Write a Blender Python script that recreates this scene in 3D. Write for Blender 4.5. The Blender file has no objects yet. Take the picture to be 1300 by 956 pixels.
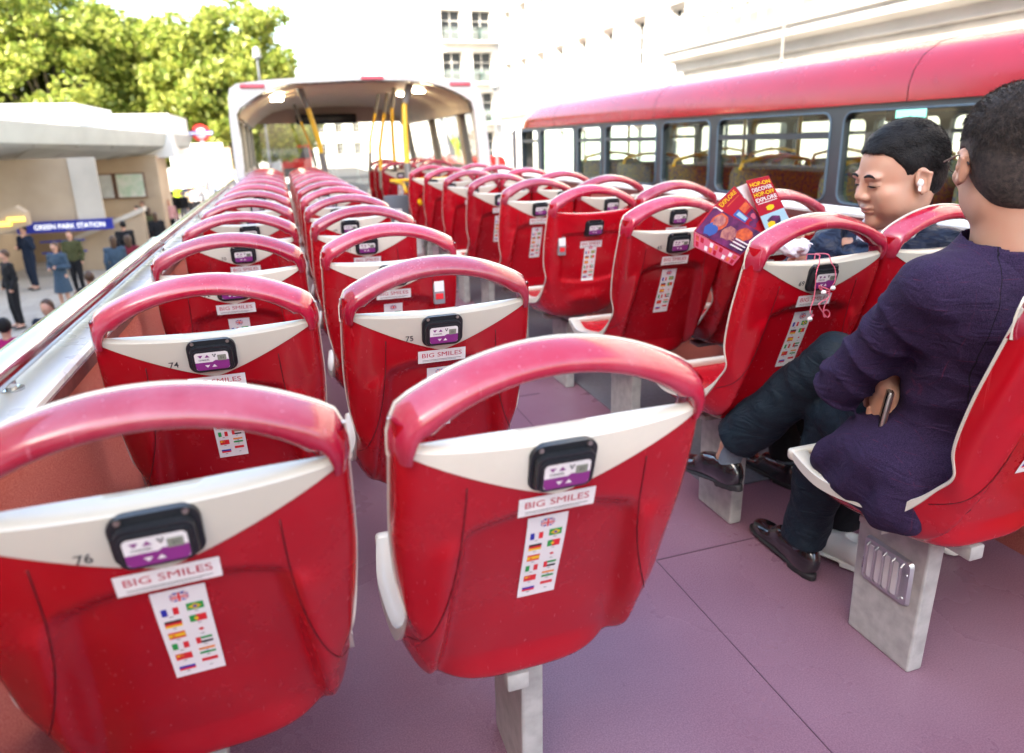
import bpy, bmesh, math, random
import numpy as np
from mathutils import Vector, Matrix
import openvdb as vdb
random.seed(7)
rng = np.random.default_rng(7)
S = bpy.context.scene
col = S.collection
R_ = math.radians
# ---------------------------------------------------------------- camera
EYE = 1.33                       # eye height over the upper deck floor (deck floor is z = 0)
GZ = -2.37                       # street level
cd = bpy.data.cameras.new('camera'); cam = bpy.data.objects.new('camera', cd); col.objects.link(cam)
RW = np.array([[0.94990726, -0.11206914, 0.29174768], [-0.31137548, -0.25913127, 0.91427364], [-0.02686091, -0.95931824, -0.28104626]])
m = Matrix.Identity(4)
for i in range(3):
    m[i][0] = RW[i][0]; m[i][1] = -RW[i][1]; m[i][2] = -RW[i][2]
m[0][3], m[1][3], m[2][3] = 0, 0, EYE
cam.matrix_world = m
cd.sensor_width = 36; cd.lens = 875 / 1300 * 36; cd.shift_y = -45 / 1300
cd.clip_start = .05; cd.clip_end = 3000
cd.dof.use_dof = True; cd.dof.focus_distance = 1.6; cd.dof.aperture_fstop = 2.8
S.camera = cam
# ---------------------------------------------------------------- light
SUN_EL, SUN_AZ = R_(35), math.atan2(-.6, -.8)     # the sun stands behind the camera and to its left
w = bpy.data.worlds.new('World'); S.world = w; w.use_nodes = True
nt = w.node_tree; bg = nt.nodes['Background']; sk = nt.nodes.new('ShaderNodeTexSky')
sk.sky_type = 'NISHITA'; sk.sun_disc = False; sk.sun_elevation = SUN_EL
sk.sun_rotation = math.atan2(math.cos(SUN_AZ), math.sin(SUN_AZ)); sk.dust_density = 3.5; sk.air_density = 1.2
nt.links.new(sk.outputs[0], bg.inputs[0]); bg.inputs[1].default_value = .15
sd = bpy.data.lights.new('sun', 'SUN'); so = bpy.data.objects.new('sun', sd); col.objects.link(so)
sd.energy = 3.3; sd.angle = R_(.6); sd.color = (1, .93, .82)
sv = Vector((math.cos(SUN_AZ) * math.cos(SUN_EL), math.sin(SUN_AZ) * math.cos(SUN_EL), math.sin(SUN_EL)))
so.rotation_euler = sv.to_track_quat('Z', 'Y').to_euler()
S.view_settings.view_transform = 'Standard'; S.view_settings.look = 'None'; S.view_settings.gamma = 1
S.view_settings.exposure = 2.75
S.cycles.use_denoising = True; S.cycles.max_bounces = 8; S.cycles.transparent_max_bounces = 16
S.cycles.caustics_reflective = False; S.cycles.caustics_refractive = False; S.cycles.sample_clamp_indirect = 6
# ---------------------------------------------------------------- materials
def srgb(h):
    c = [int(h[i:i + 2], 16) / 255 for i in (0, 2, 4)]
    return tuple(x / 12.92 if x <= .04045 else ((x + .055) / 1.055) ** 2.4 for x in c)
MATS = {}
def mat(name, c, rough=.5, metal=0, spec=.5, coat=0, noise=0, nscale=20, c2=None, bump=0, bscale=60, emit=0, alpha=None, rvar=0, trans=0, ior=1.45, detail=4):
    if name in MATS: return MATS[name]
    mt = bpy.data.materials.new(name); mt.use_nodes = True; n = mt.node_tree.nodes; l = mt.node_tree.links
    b = n['Principled BSDF']; b.inputs['Base Color'].default_value = (*c, 1); b.inputs['Roughness'].default_value = rough
    b.inputs['Metallic'].default_value = metal; b.inputs['Specular IOR Level'].default_value = spec
    b.inputs['Coat Weight'].default_value = coat; b.inputs['Coat Roughness'].default_value = .12; b.inputs['IOR'].default_value = ior
    if trans: b.inputs['Transmission Weight'].default_value = trans
    if noise or bump or rvar:
        tc = n.new('ShaderNodeTexCoord')
    if noise:
        t = n.new('ShaderNodeTexNoise'); t.inputs['Scale'].default_value = nscale; t.inputs['Detail'].default_value = detail
        l.new(tc.outputs['Object'], t.inputs['Vector'])
        r = n.new('ShaderNodeValToRGB'); r.color_ramp.elements[0].position = .35; r.color_ramp.elements[1].position = .68
        r.color_ramp.elements[0].color = (*c, 1)
        d = c2 if c2 else tuple(x * (1 - noise) for x in c)
        r.color_ramp.elements[1].color = (*d, 1)
        l.new(t.outputs[0], r.inputs[0]); l.new(r.outputs[0], b.inputs['Base Color'])
    if rvar:
        t = n.new('ShaderNodeTexNoise'); t.inputs['Scale'].default_value = 9; t.inputs['Detail'].default_value = 6
        l.new(tc.outputs['Object'], t.inputs['Vector'])
        mr = n.new('ShaderNodeMapRange'); mr.inputs[1].default_value = .3; mr.inputs[2].default_value = .7
        mr.inputs[3].default_value = max(.03, rough - rvar); mr.inputs[4].default_value = rough + rvar
        l.new(t.outputs[0], mr.inputs[0]); l.new(mr.outputs[0], b.inputs['Roughness'])
    if bump:
        t = n.new('ShaderNodeTexNoise'); t.inputs['Scale'].default_value = bscale; t.inputs['Detail'].default_value = 5
        l.new(tc.outputs['Object'], t.inputs['Vector'])
        bp = n.new('ShaderNodeBump'); bp.inputs['Strength'].default_value = bump; bp.inputs['Distance'].default_value = .004
        l.new(t.outputs[0], bp.inputs['Height']); l.new(bp.outputs[0], b.inputs['Normal'])
    if emit:
        b.inputs['Emission Color'].default_value = (*c, 1); b.inputs['Emission Strength'].default_value = emit
    MATS[name] = mt
    return mt
def worn_plastic(name, c, pale, rough=.22, amount=.35, coat=.5, spec=.7):
    """glossy moulded plastic with chalky scuffs and fine scratches"""
    mt = bpy.data.materials.new(name); mt.use_nodes = True; n = mt.node_tree.nodes; l = mt.node_tree.links
    b = n['Principled BSDF']; tc = n.new('ShaderNodeTexCoord')
    oi = n.new('ShaderNodeObjectInfo'); ad = n.new('ShaderNodeVectorMath'); ad.operation = 'ADD'
    sc = n.new('ShaderNodeVectorMath'); sc.operation = 'SCALE'; sc.inputs[3].default_value = 7
    cb = n.new('ShaderNodeCombineXYZ')
    for k in range(3): l.new(oi.outputs['Random'], cb.inputs[k])
    l.new(cb.outputs[0], sc.inputs[0]); l.new(tc.outputs['Object'], ad.inputs[0]); l.new(sc.outputs[0], ad.inputs[1])
    t = n.new('ShaderNodeTexNoise'); t.inputs['Scale'].default_value = 7; t.inputs['Detail'].default_value = 8; t.inputs['Roughness'].default_value = .62
    l.new(ad.outputs[0], t.inputs['Vector'])
    t2 = n.new('ShaderNodeTexNoise'); t2.inputs['Scale'].default_value = 90; t2.inputs['Detail'].default_value = 3
    l.new(ad.outputs[0], t2.inputs['Vector'])
    mr = n.new('ShaderNodeMapRange'); mr.inputs[1].default_value = .42; mr.inputs[2].default_value = .75; mr.inputs[4].default_value = amount
    l.new(t.outputs[0], mr.inputs[0])
    mr2 = n.new('ShaderNodeMapRange'); mr2.inputs[1].default_value = .62; mr2.inputs[2].default_value = .72; mr2.inputs[4].default_value = amount * .8
    l.new(t2.outputs[0], mr2.inputs[0])
    mx = n.new('ShaderNodeMath'); mx.operation = 'MULTIPLY_ADD'; l.new(mr.outputs[0], mx.inputs[0]); l.new(mr2.outputs[0], mx.inputs[1]); l.new(mr.outputs[0], mx.inputs[2])
    var = n.new('ShaderNodeHueSaturation'); var.inputs['Color'].default_value = (*c, 1); vr = n.new('ShaderNodeMapRange'); vr.inputs[3].default_value = .8; vr.inputs[4].default_value = 1.2
    l.new(oi.outputs['Random'], vr.inputs[0]); l.new(vr.outputs[0], var.inputs['Value'])
    t3 = n.new('ShaderNodeTexNoise'); t3.inputs['Scale'].default_value = 5; t3.inputs['Detail'].default_value = 2; mp = n.new('ShaderNodeMapping'); mp.inputs['Scale'].default_value = (30, 30, 1.2); mp.inputs['Rotation'].default_value = (.2, .3, 0)
    l.new(ad.outputs[0], mp.inputs[0]); l.new(mp.outputs[0], t3.inputs['Vector']); m3 = n.new('ShaderNodeMapRange'); m3.inputs[1].default_value = .66; m3.inputs[2].default_value = .75; m3.inputs[4].default_value = amount * .9; l.new(t3.outputs[0], m3.inputs[0])
    a3 = n.new('ShaderNodeMath'); a3.operation = 'MAXIMUM'; l.new(mx.outputs[0], a3.inputs[0]); l.new(m3.outputs[0], a3.inputs[1]); mx = a3
    mix = n.new('ShaderNodeMixRGB'); mix.inputs[2].default_value = (*pale, 1); l.new(var.outputs[0], mix.inputs[1])
    l.new(mx.outputs[0], mix.inputs[0]); l.new(mix.outputs[0], b.inputs['Base Color'])
    mr3 = n.new('ShaderNodeMapRange'); mr3.inputs[3].default_value = rough; mr3.inputs[4].default_value = rough + .35
    l.new(mx.outputs[0], mr3.inputs[0]); l.new(mr3.outputs[0], b.inputs['Roughness'])
    b.inputs['Coat Weight'].default_value = coat; b.inputs['Specular IOR Level'].default_value = spec; b.inputs['Coat Roughness'].default_value = .08
    bp = n.new('ShaderNodeBump'); bp.inputs['Strength'].default_value = .12; bp.inputs['Distance'].default_value = .002
    l.new(t2.outputs[0], bp.inputs['Height']); l.new(bp.outputs[0], b.inputs['Normal'])
    MATS[name] = mt
    return mt
def glass(name, tint=(.9, .95, .93), refl=.12, fr=.6):
    if name in MATS: return MATS[name]
    mt = bpy.data.materials.new(name); mt.use_nodes = True; n = mt.node_tree.nodes; l = mt.node_tree.links
    n.remove(n['Principled BSDF'])
    tr = n.new('ShaderNodeBsdfTransparent'); tr.inputs[0].default_value = (*tint, 1)
    gl = n.new('ShaderNodeBsdfGlossy'); gl.inputs['Roughness'].default_value = .02
    lw = n.new('ShaderNodeLayerWeight'); lw.inputs[0].default_value = .35
    ma = n.new('ShaderNodeMath'); ma.operation = 'ADD'; ma.inputs[1].default_value = refl; ma.use_clamp = True
    ms = n.new('ShaderNodeMath'); ms.operation = 'MULTIPLY'; ms.inputs[1].default_value = fr
    l.new(lw.outputs['Fresnel'], ms.inputs[0]); l.new(ms.outputs[0], ma.inputs[0])
    mx = n.new('ShaderNodeMixShader'); l.new(ma.outputs[0], mx.inputs[0]); l.new(tr.outputs[0], mx.inputs[1]); l.new(gl.outputs[0], mx.inputs[2])
    l.new(mx.outputs[0], n['Material Output'].inputs[0]); MATS[name] = mt
    return mt
RED = worn_plastic('red_plastic', (.37, .0012, .008), (.46, .045, .055), .24, .2, .2, .5)
REDH = worn_plastic('handle_red_plastic', (.34, .006, .03), (.50, .16, .22), .16, .5)  # worn handle red, tinted pinker to stand for the reflected white sky
REDD = worn_plastic('shaded_red_plastic', (.18, .006, .012), (.25, .03, .04), .25, .3)
CREAM = worn_plastic('cream_plastic', (.62, .59, .50), (.5, .46, .36), .3, .35)
BLACKP = mat('black_plastic', (.018, .02, .024), .32, bump=.2, bscale=200, rvar=.1)
PURPLE = mat('purple_print', (.22, .03, .2), .3)
WHITEP = mat('white_print', (.78, .77, .76), .35, noise=.12, nscale=25)
REDTXT = mat('red_print', (.45, .01, .04), .4)
DARKTXT = mat('dark_print', (.03, .03, .035), .4)
LCD = mat('display_grey', (.23, .25, .2), .15)
SEAM = mat('seam_dark_red', (.10, .002, .006), .6)
STEELG = mat('grey_painted_steel', (.42, .42, .40), .5, noise=.25, nscale=30, bump=.15, bscale=80, metal=.0, rvar=.1)
ALU = mat('aluminium', (.55, .56, .57), .35, metal=.9, rvar=.1)
CHROME = mat('chrome', (.52, .54, .57), .16, metal=1, rvar=.06)
SCREW = mat('screw', (.35, .32, .3), .4, metal=1)
FC = {k: mat('flag_' + k, v, .4) for k, v in dict(red=(.65, .02, .03), blue=(.02, .03, .35), white=(.75, .75, .75), yellow=(.8, .5, .02), green=(.01, .3, .06), black=(.02, .02, .02), orange=(.8, .25, .03)).items()}
# ---------------------------------------------------------------- object helpers
def tag(o, label=None, cat=None, group=None, kind=None):
    if label: o['label'] = label
    if cat: o['category'] = cat
    if group: o['group'] = group
    if kind: o['kind'] = kind
    return o
def empty(name, loc=(0, 0, 0), rz=0, **k):
    o = bpy.data.objects.new(name, None); col.objects.link(o); o.location = loc; o.rotation_euler = (0, 0, rz)
    o.empty_display_size = .1
    return tag(o, **k)
def mesh_obj(name, verts, faces, mats, parent=None, midx=None, smooth=True, autos=None, **k):
    me = bpy.data.meshes.new(name); me.from_pydata([tuple(map(float, v)) for v in verts], [], [tuple(map(int, f)) for f in faces])
    if not isinstance(mats, (list, tuple)): mats = [mats]
    for mm in mats: me.materials.append(mm)
    if midx is not None: me.polygons.foreach_set('material_index', list(map(int, midx)))
    me.polygons.foreach_set('use_smooth', [smooth] * len(me.polygons))
    if smooth and autos: me.set_sharp_from_angle(angle=R_(autos))
    me.update()
    o = bpy.data.objects.new(name, me); col.objects.link(o)
    if parent: o.parent = parent
    return tag(o, **k)
class MB:
    """collects primitives into one mesh"""
    def __init__(s): s.v = []; s.f = []; s.mi = []
    def add(s, v, f, mi=0):
        n = len(s.v); s.v += [tuple(map(float, p)) for p in v]; s.f += [tuple(i + n for i in q) for q in f]; s.mi += [mi] * len(f); return s
    def box(s, lo, hi, mi=0, bev=0, M=None):
        x0, y0, z0 = lo; x1, y1, z1 = hi
        if bev <= 0:
            v = [(x, y, z) for z in (z0, z1) for y in (y0, y1) for x in (x0, x1)]
            f = [(0, 2, 3, 1), (4, 5, 7, 6), (0, 1, 5, 4), (2, 6, 7, 3), (0, 4, 6, 2), (1, 3, 7, 5)]
        else:
            bm = bmesh.new(); bmesh.ops.create_cube(bm, size=1)
            for p in bm.verts: p.co = Vector(((x0 + x1) / 2 + p.co.x * (x1 - x0), (y0 + y1) / 2 + p.co.y * (y1 - y0), (z0 + z1) / 2 + p.co.z * (z1 - z0)))
            bmesh.ops.bevel(bm, geom=bm.edges[:], offset=bev, segments=2, affect='EDGES', profile=.5)
            bm.verts.index_update(); v = [tuple(p.co) for p in bm.verts]; f = [tuple(q.index for q in g.verts) for g in bm.faces]; bm.free()
        if M is not None: v = [tuple(M @ Vector(p)) for p in v]
        return s.add(v, f, mi)
    def tube(s, pts, r, n=12, mi=0, cap=True):
        pts = [Vector(p) for p in pts]; rs = r if isinstance(r, (list, tuple)) else [r] * len(pts)
        v = []; f = []; up = None
        for i, p in enumerate(pts):
            t = (pts[min(i + 1, len(pts) - 1)] - pts[max(i - 1, 0)]).normalized()
            if up is None:
                a = Vector((0, 0, 1)) if abs(t.z) < .9 else Vector((1, 0, 0)); up = (a - t * a.dot(t)).normalized()
            else: up = (up - t * up.dot(t)).normalized()
            b = t.cross(up)
            for k in range(n):
                a = 2 * math.pi * k / n; v.append(tuple(p + (up * math.cos(a) + b * math.sin(a)) * rs[i]))
        for i in range(len(pts) - 1):
            for k in range(n):
                a, b = i * n + k, i * n + (k + 1) % n; f.append((a, b, b + n, a + n))
        if cap: f.append(tuple(range(n))[::-1]); f.append(tuple((len(pts) - 1) * n + k for k in range(n)))
        return s.add(v, f, mi)
    def prism(s, poly, y0, y1, mi=0, axis='y'):
        n = len(poly)
        P = (lambda p, t: (p[0], t, p[1])) if axis == 'y' else ((lambda p, t: (t, p[0], p[1])) if axis == 'x' else (lambda p, t: (p[0], p[1], t)))
        v = [P(p, y0) for p in poly] + [P(p, y1) for p in poly]
        f = [tuple(range(n))[::-1], tuple(range(n, 2 * n))] + [(i, (i + 1) % n, n + (i + 1) % n, n + i) for i in range(n)]
        return s.add(v, f, mi)
    def sphere(s, c, r, mi=0, n=10):
        bm = bmesh.new(); bmesh.ops.create_uvsphere(bm, u_segments=n * 2, v_segments=n, radius=1)
        rr = r if isinstance(r, (tuple, list)) else (r, r, r)
        v = [(c[0] + p.co.x * rr[0], c[1] + p.co.y * rr[1], c[2] + p.co.z * rr[2]) for p in bm.verts]; bm.verts.index_update()
        f = [tuple(q.index for q in g.verts) for g in bm.faces]; bm.free(); return s.add(v, f, mi)
    def build(s, name, mats, parent=None, smooth=True, autos=35, fix=True, **k):
        o = mesh_obj(name, s.v, s.f, mats, parent, s.mi, smooth, None, **k)
        if fix:
            bm = bmesh.new(); bm.from_mesh(o.data); bmesh.ops.recalc_face_normals(bm, faces=bm.faces); bm.to_mesh(o.data); bm.free()
        if smooth and autos: o.data.set_sharp_from_angle(angle=R_(autos))
        return o
def copy_tree(o, parent=None):
    c = o.copy(); col.objects.link(c); c.parent = parent
    for ch in list(o.children): copy_tree(ch, c)
    return c
_tx = {}
def text2d(s, size=1, bold=0.0, ext=0, width=None):
    """2-D outline of a text as (verts, faces), centred on the origin"""
    key = (s, bold)
    if key not in _tx:
        cu = bpy.data.curves.new('t', 'FONT'); cu.body = s; cu.size = 1; cu.offset = bold; cu.align_x = 'CENTER'; cu.align_y = 'CENTER'; cu.resolution_u = 3
        o = bpy.data.objects.new('t', cu); col.objects.link(o); dg = bpy.context.evaluated_depsgraph_get(); dg.update()
        me = bpy.data.meshes.new_from_object(o.evaluated_get(dg))
        V = np.array([tuple(v.co)[:2] for v in me.vertices]); F = [tuple(p.vertices) for p in me.polygons]
        bpy.data.objects.remove(o); bpy.data.curves.remove(cu); bpy.data.meshes.remove(me)
        mid = (V.max(0) + V.min(0)) / 2; V = V - mid; _tx[key] = (V, F)
    V, F = _tx[key]; sc = size
    V = V * sc
    if width: V = V * np.array([width / (V[:, 0].max() - V[:, 0].min()), 1])
    return V, F
def rrect(cx, cz, w_, h_, r, n=4):
    out = []
    for sx, sz, a0 in ((1, 1, 0), (-1, 1, 90), (-1, -1, 180), (1, -1, 270)):
        for k in range(n + 1):
            a = R_(a0 + 90 * k / n); out.append((cx + sx * (w_ / 2 - r) + r * math.cos(a), cz + sz * (h_ / 2 - r) + r * math.sin(a)))
    return out
# ---------------------------------------------------------------- signed distance modelling
def smin(a, b, k):
    if k <= 0: return np.minimum(a, b)
    h = np.clip(.5 + .5 * (b - a) / k, 0, 1); return b * (1 - h) + a * h - k * h * (1 - h)
def cap(P, a, b, ra, rb):
    a = np.array(a, 'f'); b = np.array(b, 'f'); ba = b - a; pa = P - a
    h = np.clip((pa @ ba) / (ba @ ba), 0, 1); return np.linalg.norm(pa - h[..., None] * ba, axis=-1) - (ra + (rb - ra) * h)
def ell(P, c, r, M=None):
    q = P - np.array(c, 'f')
    if M is not None: q = q @ np.array(M, 'f')
    r = np.array(r, 'f'); k0 = np.linalg.norm(q / r, axis=-1); k1 = np.linalg.norm(q / r ** 2, axis=-1) + 1e-9
    return k0 * (k0 - 1) / k1
def sdf_mesh(fn, lo, hi, h):
    lo = np.array(lo, float); hi = np.array(hi, float); n = np.ceil((hi - lo) / h).astype(int) + 1
    ax = [lo[i] + h * np.arange(n[i]) for i in range(3)]
    P = np.stack(np.meshgrid(*ax, indexing='ij'), -1).astype('f')
    d = fn(P).astype('f'); d = np.clip(d, -4 * h, 4 * h)
    for i in range(3):                       # close the surface at the border
        sl = [slice(None)] * 3; sl[i] = 0; d[tuple(sl)] = np.maximum(d[tuple(sl)], h); sl[i] = -1; d[tuple(sl)] = np.maximum(d[tuple(sl)], h)
    g = vdb.FloatGrid(); g.background = float(4 * h); g.copyFromArray(d, tolerance=0)
    p, q = g.convertToQuads(0.0)[:2]
    return p * h + lo, q
def sdf_obj(name, fn, lo, hi, h, mt, parent=None, **k):
    p, q = sdf_mesh(fn, lo, hi, h)
    o = mesh_obj(name, p, q[:, ::-1], mt, parent, smooth=True, **k)
    bm = bmesh.new(); bm.from_mesh(o.data); bmesh.ops.recalc_face_normals(bm, faces=bm.faces)
    bmesh.ops.smooth_vert(bm, verts=bm.verts, factor=.5, use_axis_x=True, use_axis_y=True, use_axis_z=True); bm.to_mesh(o.data); bm.free()
    return o
# ================================================================ SEAT
KP = np.array([(-.040, 1.0), (-.022, .90), (.006, .80), (.033, .70), (.057, .615), (.080, .535), (.106, .462), (.156, .420), (.29, .404), (.43, .400), (.535, .45)])
KQ = np.array([(.004, 1.005), (.035, .905), (.066, .80), (.088, .705), (.086, .648), (.118, .605), (.16, .56), (.22, .52), (.32, .498), (.43, .487), (.545, .505)])
KW = np.array([.2155, .219, .221, .216, .207, .203, .207, .212, .216, .215, .20])
KR = np.array([.985, .985, .98, .965, .93, .87, .82, .80, .8, .8, .8])
EX = .5
def sstep(a, b, x):
    t = min(max((x - a) / (b - a), 0), 1); return t * t * (3 - 2 * t)
def kn(A, s):
    x = s * 10; i = min(int(x), 9); t = x - i
    a, b, c, d = A[max(i - 1, 0)], A[i], A[i + 1], A[min(i + 2, 10)]
    return .5 * (2 * b + (c - a) * t + (2 * a - 5 * b + 4 * c - d) * t * t + (3 * b - 3 * c + d - a) * t ** 3)
def sstep(a, b, x):
    t = min(max((x - a) / (b - a), 0), 1); return t * t * (3 - 2 * t)
def shell_pt(s, a, recess=True, out=0.0, style=0):
    P, Q, wd, rb = kn(KP, s), kn(KQ, s), kn(KW, s), kn(KR, s)
    ex = .36 + .22 * sstep(.12, .40, s)
    sx = abs(math.sin(a)) ** ex * (1 if a >= 0 else -1) if a else 0
    d = 1 - abs(math.cos(a)) ** ex
    x = wd * sx * (rb + (1 - rb) * d)
    pos = P + (Q - P) * d
    y, z = pos
    if recess:
        zc = z
        if style == 0:
            half = .112 + .10 * max(0, .80 - zc) ** 1.0
            top = sstep(.842 - 1.6 * x * x, .806 - 1.6 * x * x, zc); bot = sstep(.40, .50, zc)
            e = sstep(half + .028, half, abs(x)) * top
            y += .040 * e * (.6 + .4 * sstep(.8, .6, zc)) * bot
            y -= .009 * math.exp(-((abs(x) - half - .035) / .02) ** 2) * top * bot
        else:
            half = .15
            e = sstep(half + .012, half - .008, abs(x) + .05 * max(0, .86 - zc)) * sstep(.865, .845, zc) * sstep(.60 + .9 * x * x, .63 + .9 * x * x, zc)
            y += .012 * e
            b = math.exp(-((x / .09) ** 4)) * math.exp(-(((zc - .53) / .035) ** 2)); y -= .018 * b
    if out: y -= out * (1 - d) ; x += math.copysign(out * d, x)
    return np.array((x, y, z))
def shell_at(x, z, style=0, out=.0015, recess=True):
    s = .1 * (1.0 - z) / .1; s = min(max(s, 0), .45); a = 0.0
    for _ in range(6):
        lo, hi = 0, math.pi / 2
        for _ in range(24):
            mid = (lo + hi) / 2
            if shell_pt(s, mid, False)[0] < abs(x): lo = mid
            else: hi = mid
        a = lo; p = shell_pt(s, a, False); p2 = shell_pt(min(s + .01, 1), a, False)
        s = min(max(s + (z - p[2]) * .01 / (p2[2] - p[2] - 1e-9), 0), .6)
    p = shell_pt(s, math.copysign(a, x), recess, style=style); return (x, p[1] - out, z)
TIPX = .203
def z_v(x): u = min(abs(x) / TIPX, 1); return .856 + .098 * u ** 1.25
def z_sag(x): u = min(abs(x) / TIPX, 1); return .942 + .016 * u ** 2
def make_shell(style):
    us = [.90 * k / 26 for k in range(27)]; NC = 12; half_n = 26 + NC
    NA, NS = 2 * half_n, 130; v = []; f = []
    ts = [.5 * k / 95 for k in range(95)] + [.5 + .5 * k / 35 for k in range(36)]
    def col_a(i, ex):
        k = abs(i - half_n); sg = 1 if i >= half_n else -1
        ac = math.asin(.90 ** (1 / ex)); a = math.asin(us[k] ** (1 / ex)) if k <= 26 else ac + (math.pi / 2 - ac) * (k - 26) / NC
        return sg * a
    for j in range(NS + 1):
        for i in range(NA + 1):
            a = col_a(i, .36)
            x0 = shell_pt(.1, a, False)[0]
            zt = .992 if abs(x0) > TIPX + .003 else (z_v(x0) if style == 0 else z_sag(x0) - .004)
            s0 = max(0, (1.0 - zt))      # one knot (.1) is .1 m of height near the top
            s = s0 + (1 - s0) * ts[j]; a = col_a(i, .36 + .22 * sstep(.12, .40, s))
            v.append(shell_pt(s, a, True, style=style))
    for j in range(NS):
        for i in range(NA):
            a = j * (NA + 1) + i; f.append((a, a + NA + 1, a + NA + 2, a + 1))
    # seams
    mb = MB(); mb.v = [tuple(p) for p in v]; mb.f = f; mb.mi = [0] * len(f)
    if style == 0:
        for sg in (-1, 1):
            pts = []
            for k in range(24):
                t = k / 23; z = .892 - t * .33; x = sg * (.128 + .012 * t + .06 * t ** 3)
                pts.append(shell_at(x, z, 0, .0004))
            mb.tube(pts, .0011, 5, 1)
    return mb
def ribbon(path, prof):
    """sweep an open/closed profile given per station: prof(i) -> list of points"""
    v = []; f = []; n = None
    for i in range(len(path)):
        pr = prof(i, path[i]); n = len(pr); v += pr
    for i in range(len(path) - 1):
        for k in range(n):
            a, b = i * n + k, i * n + (k + 1) % n; f.append((a, b, b + n, a + n))
    f.append(tuple(range(n))[::-1]); f.append(tuple((len(path) - 1) * n + k for k in range(n)))
    return v, f
def make_handle():
    pts = []
    N = 40; XE = .1885
    for i in range(N + 1):
        x = -XE + 2 * XE * i / N; u = abs(x) / .205; pts.append((x, 1.052 - .064 * u ** 2.0))
    L = [(-.1975, .940), (-.1975, .957), (-.1968, .973), (-.1935, .985)]; ES = [1, 1, 1, 1]; YS = [.014, .005, .001, 0]; IN = [.1, .25, .6, .9]
    pts = L + pts + [(-x, z) for x, z in L[::-1]]
    prof = [(-.041, -.006), (-.041, .003), (-.036, .0095), (.002, .0225), (.008, .0228), (.0125, .019), (.0125, -.008), (.010, -.013), (-.032, -.016), (-.039, -.012)]
    v = []; f = []; n = len(prof)
    for i, (x, z) in enumerate(pts):
        a, b = pts[max(i - 1, 0)], pts[min(i + 1, len(pts) - 1)]
        tx, tz = b[0] - a[0], b[1] - a[1]; L_ = math.hypot(tx, tz); nx, nz = -tz / L_, tx / L_
        u = min(1, abs(x) / .205); ky = 1 + .08 * u; kn_ = 1.0
        es = ES[i] if i < 4 else (ES[len(pts) - 1 - i] if i > len(pts) - 5 else 1)
        for (py, pn) in prof:
            e_ = i if i < 4 else (len(pts) - 1 - i if i > len(pts) - 5 else None)
            if pn < 0: pn = pn * ((1 + 1.0 * u ** 5) if e_ is None else IN[e_])
            if e_ is not None: py = py + YS[e_]
            v.append((x + nx * pn * kn_ * es, -.014 + (py * ky + .014) * es, z + nz * pn * kn_ * es))
    for i in range(len(pts) - 1):
        for k in range(n):
            a, b = i * n + k, i * n + (k + 1) % n; f.append((a, b, b + n, a + n))
    f.append(tuple(range(n))[::-1]); f.append(tuple((len(pts) - 1) * n + k for k in range(n)))
    lip = MB(); v2 = []; f2 = []
    pr2 = [(.0126, .0225), (.0126, -.004), (.0185, -.002), (.0205, .008), (.019, .020), (.0155, .0245)]; n2 = len(pr2)
    for i, (x, z) in enumerate(pts):
        a, b = pts[max(i - 1, 0)], pts[min(i + 1, len(pts) - 1)]
        tx, tz = b[0] - a[0], b[1] - a[1]; L_ = math.hypot(tx, tz); nx, nz = -tz / L_, tx / L_
        kn_ = 1.0
        es = ES[i] if i < 4 else (ES[len(pts) - 1 - i] if i > len(pts) - 5 else 1)
        for (py, pn) in pr2: v2.append((x + nx * pn * kn_ * es, -.014 + (py + .014) * (es * .5 + .5), z + nz * pn * kn_ * es))
    for i in range(len(pts) - 1):
        for k in range(n2):
            a, b = i * n2 + k, i * n2 + (k + 1) % n2; f2.append((a, b, b + n2, a + n2))
    f2.append(tuple(range(n2))[::-1]); f2.append(tuple((len(pts) - 1) * n2 + k for k in range(n2)))
    return MB().add(v, f), MB().add(v2, f2)
def make_top_panel():
    v = []; f = []; N = 44; M_ = 9
    for i in range(N + 1):
        x = -TIPX + 2 * TIPX * i / N
        zb, zt = z_v(x) - .001, z_sag(x)
        colp = []
        for j in range(M_):
            z = zb + (zt - zb) * j / (M_ - 1); p = shell_at(x, z, 0, .0025, recess=False); colp.append(p)
        y = colp[-1][1]; th = min(.05, .012 + .038 * (1 - (abs(x) / TIPX) ** 3))
        colp += [(x, y + .004, zt + .004), (x, y + th * .5, zt + .0075), (x, y + th - .004, zt + .007), (x, y + th, zt + .002), (x, y + th + .002, zb + .01)]
        v += colp
    n = M_ + 5
    for i in range(N):
        for j in range(n - 1):
            a = i * n + j; f.append((a, a + n, a + n + 1, a + 1))
    return MB().add(v, f)
def make_liner():
    """front cushion skin between the rims"""
    v = []; f = []; N = 16; K = 50
    for j in range(K + 1):
        s = .07 + .92 * j / K; P, Q, wd = kn(KP, s), kn(KQ, s), kn(KW, s)
        for i in range(N + 1):
            u = -1 + 2 * i / N; dip = (1 - abs(u) ** 3) * (-.28 + .78 * sstep(.42, .6, s))
            c = Q + (P - Q) * dip * .55
            v.append((u * (wd - .001), c[0], c[1]))
    for j in range(K):
        for i in range(N):
            a = j * (N + 1) + i; f.append((a, a + 1, a + N + 2, a + N + 1))
    return MB().add(v, f)
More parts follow.
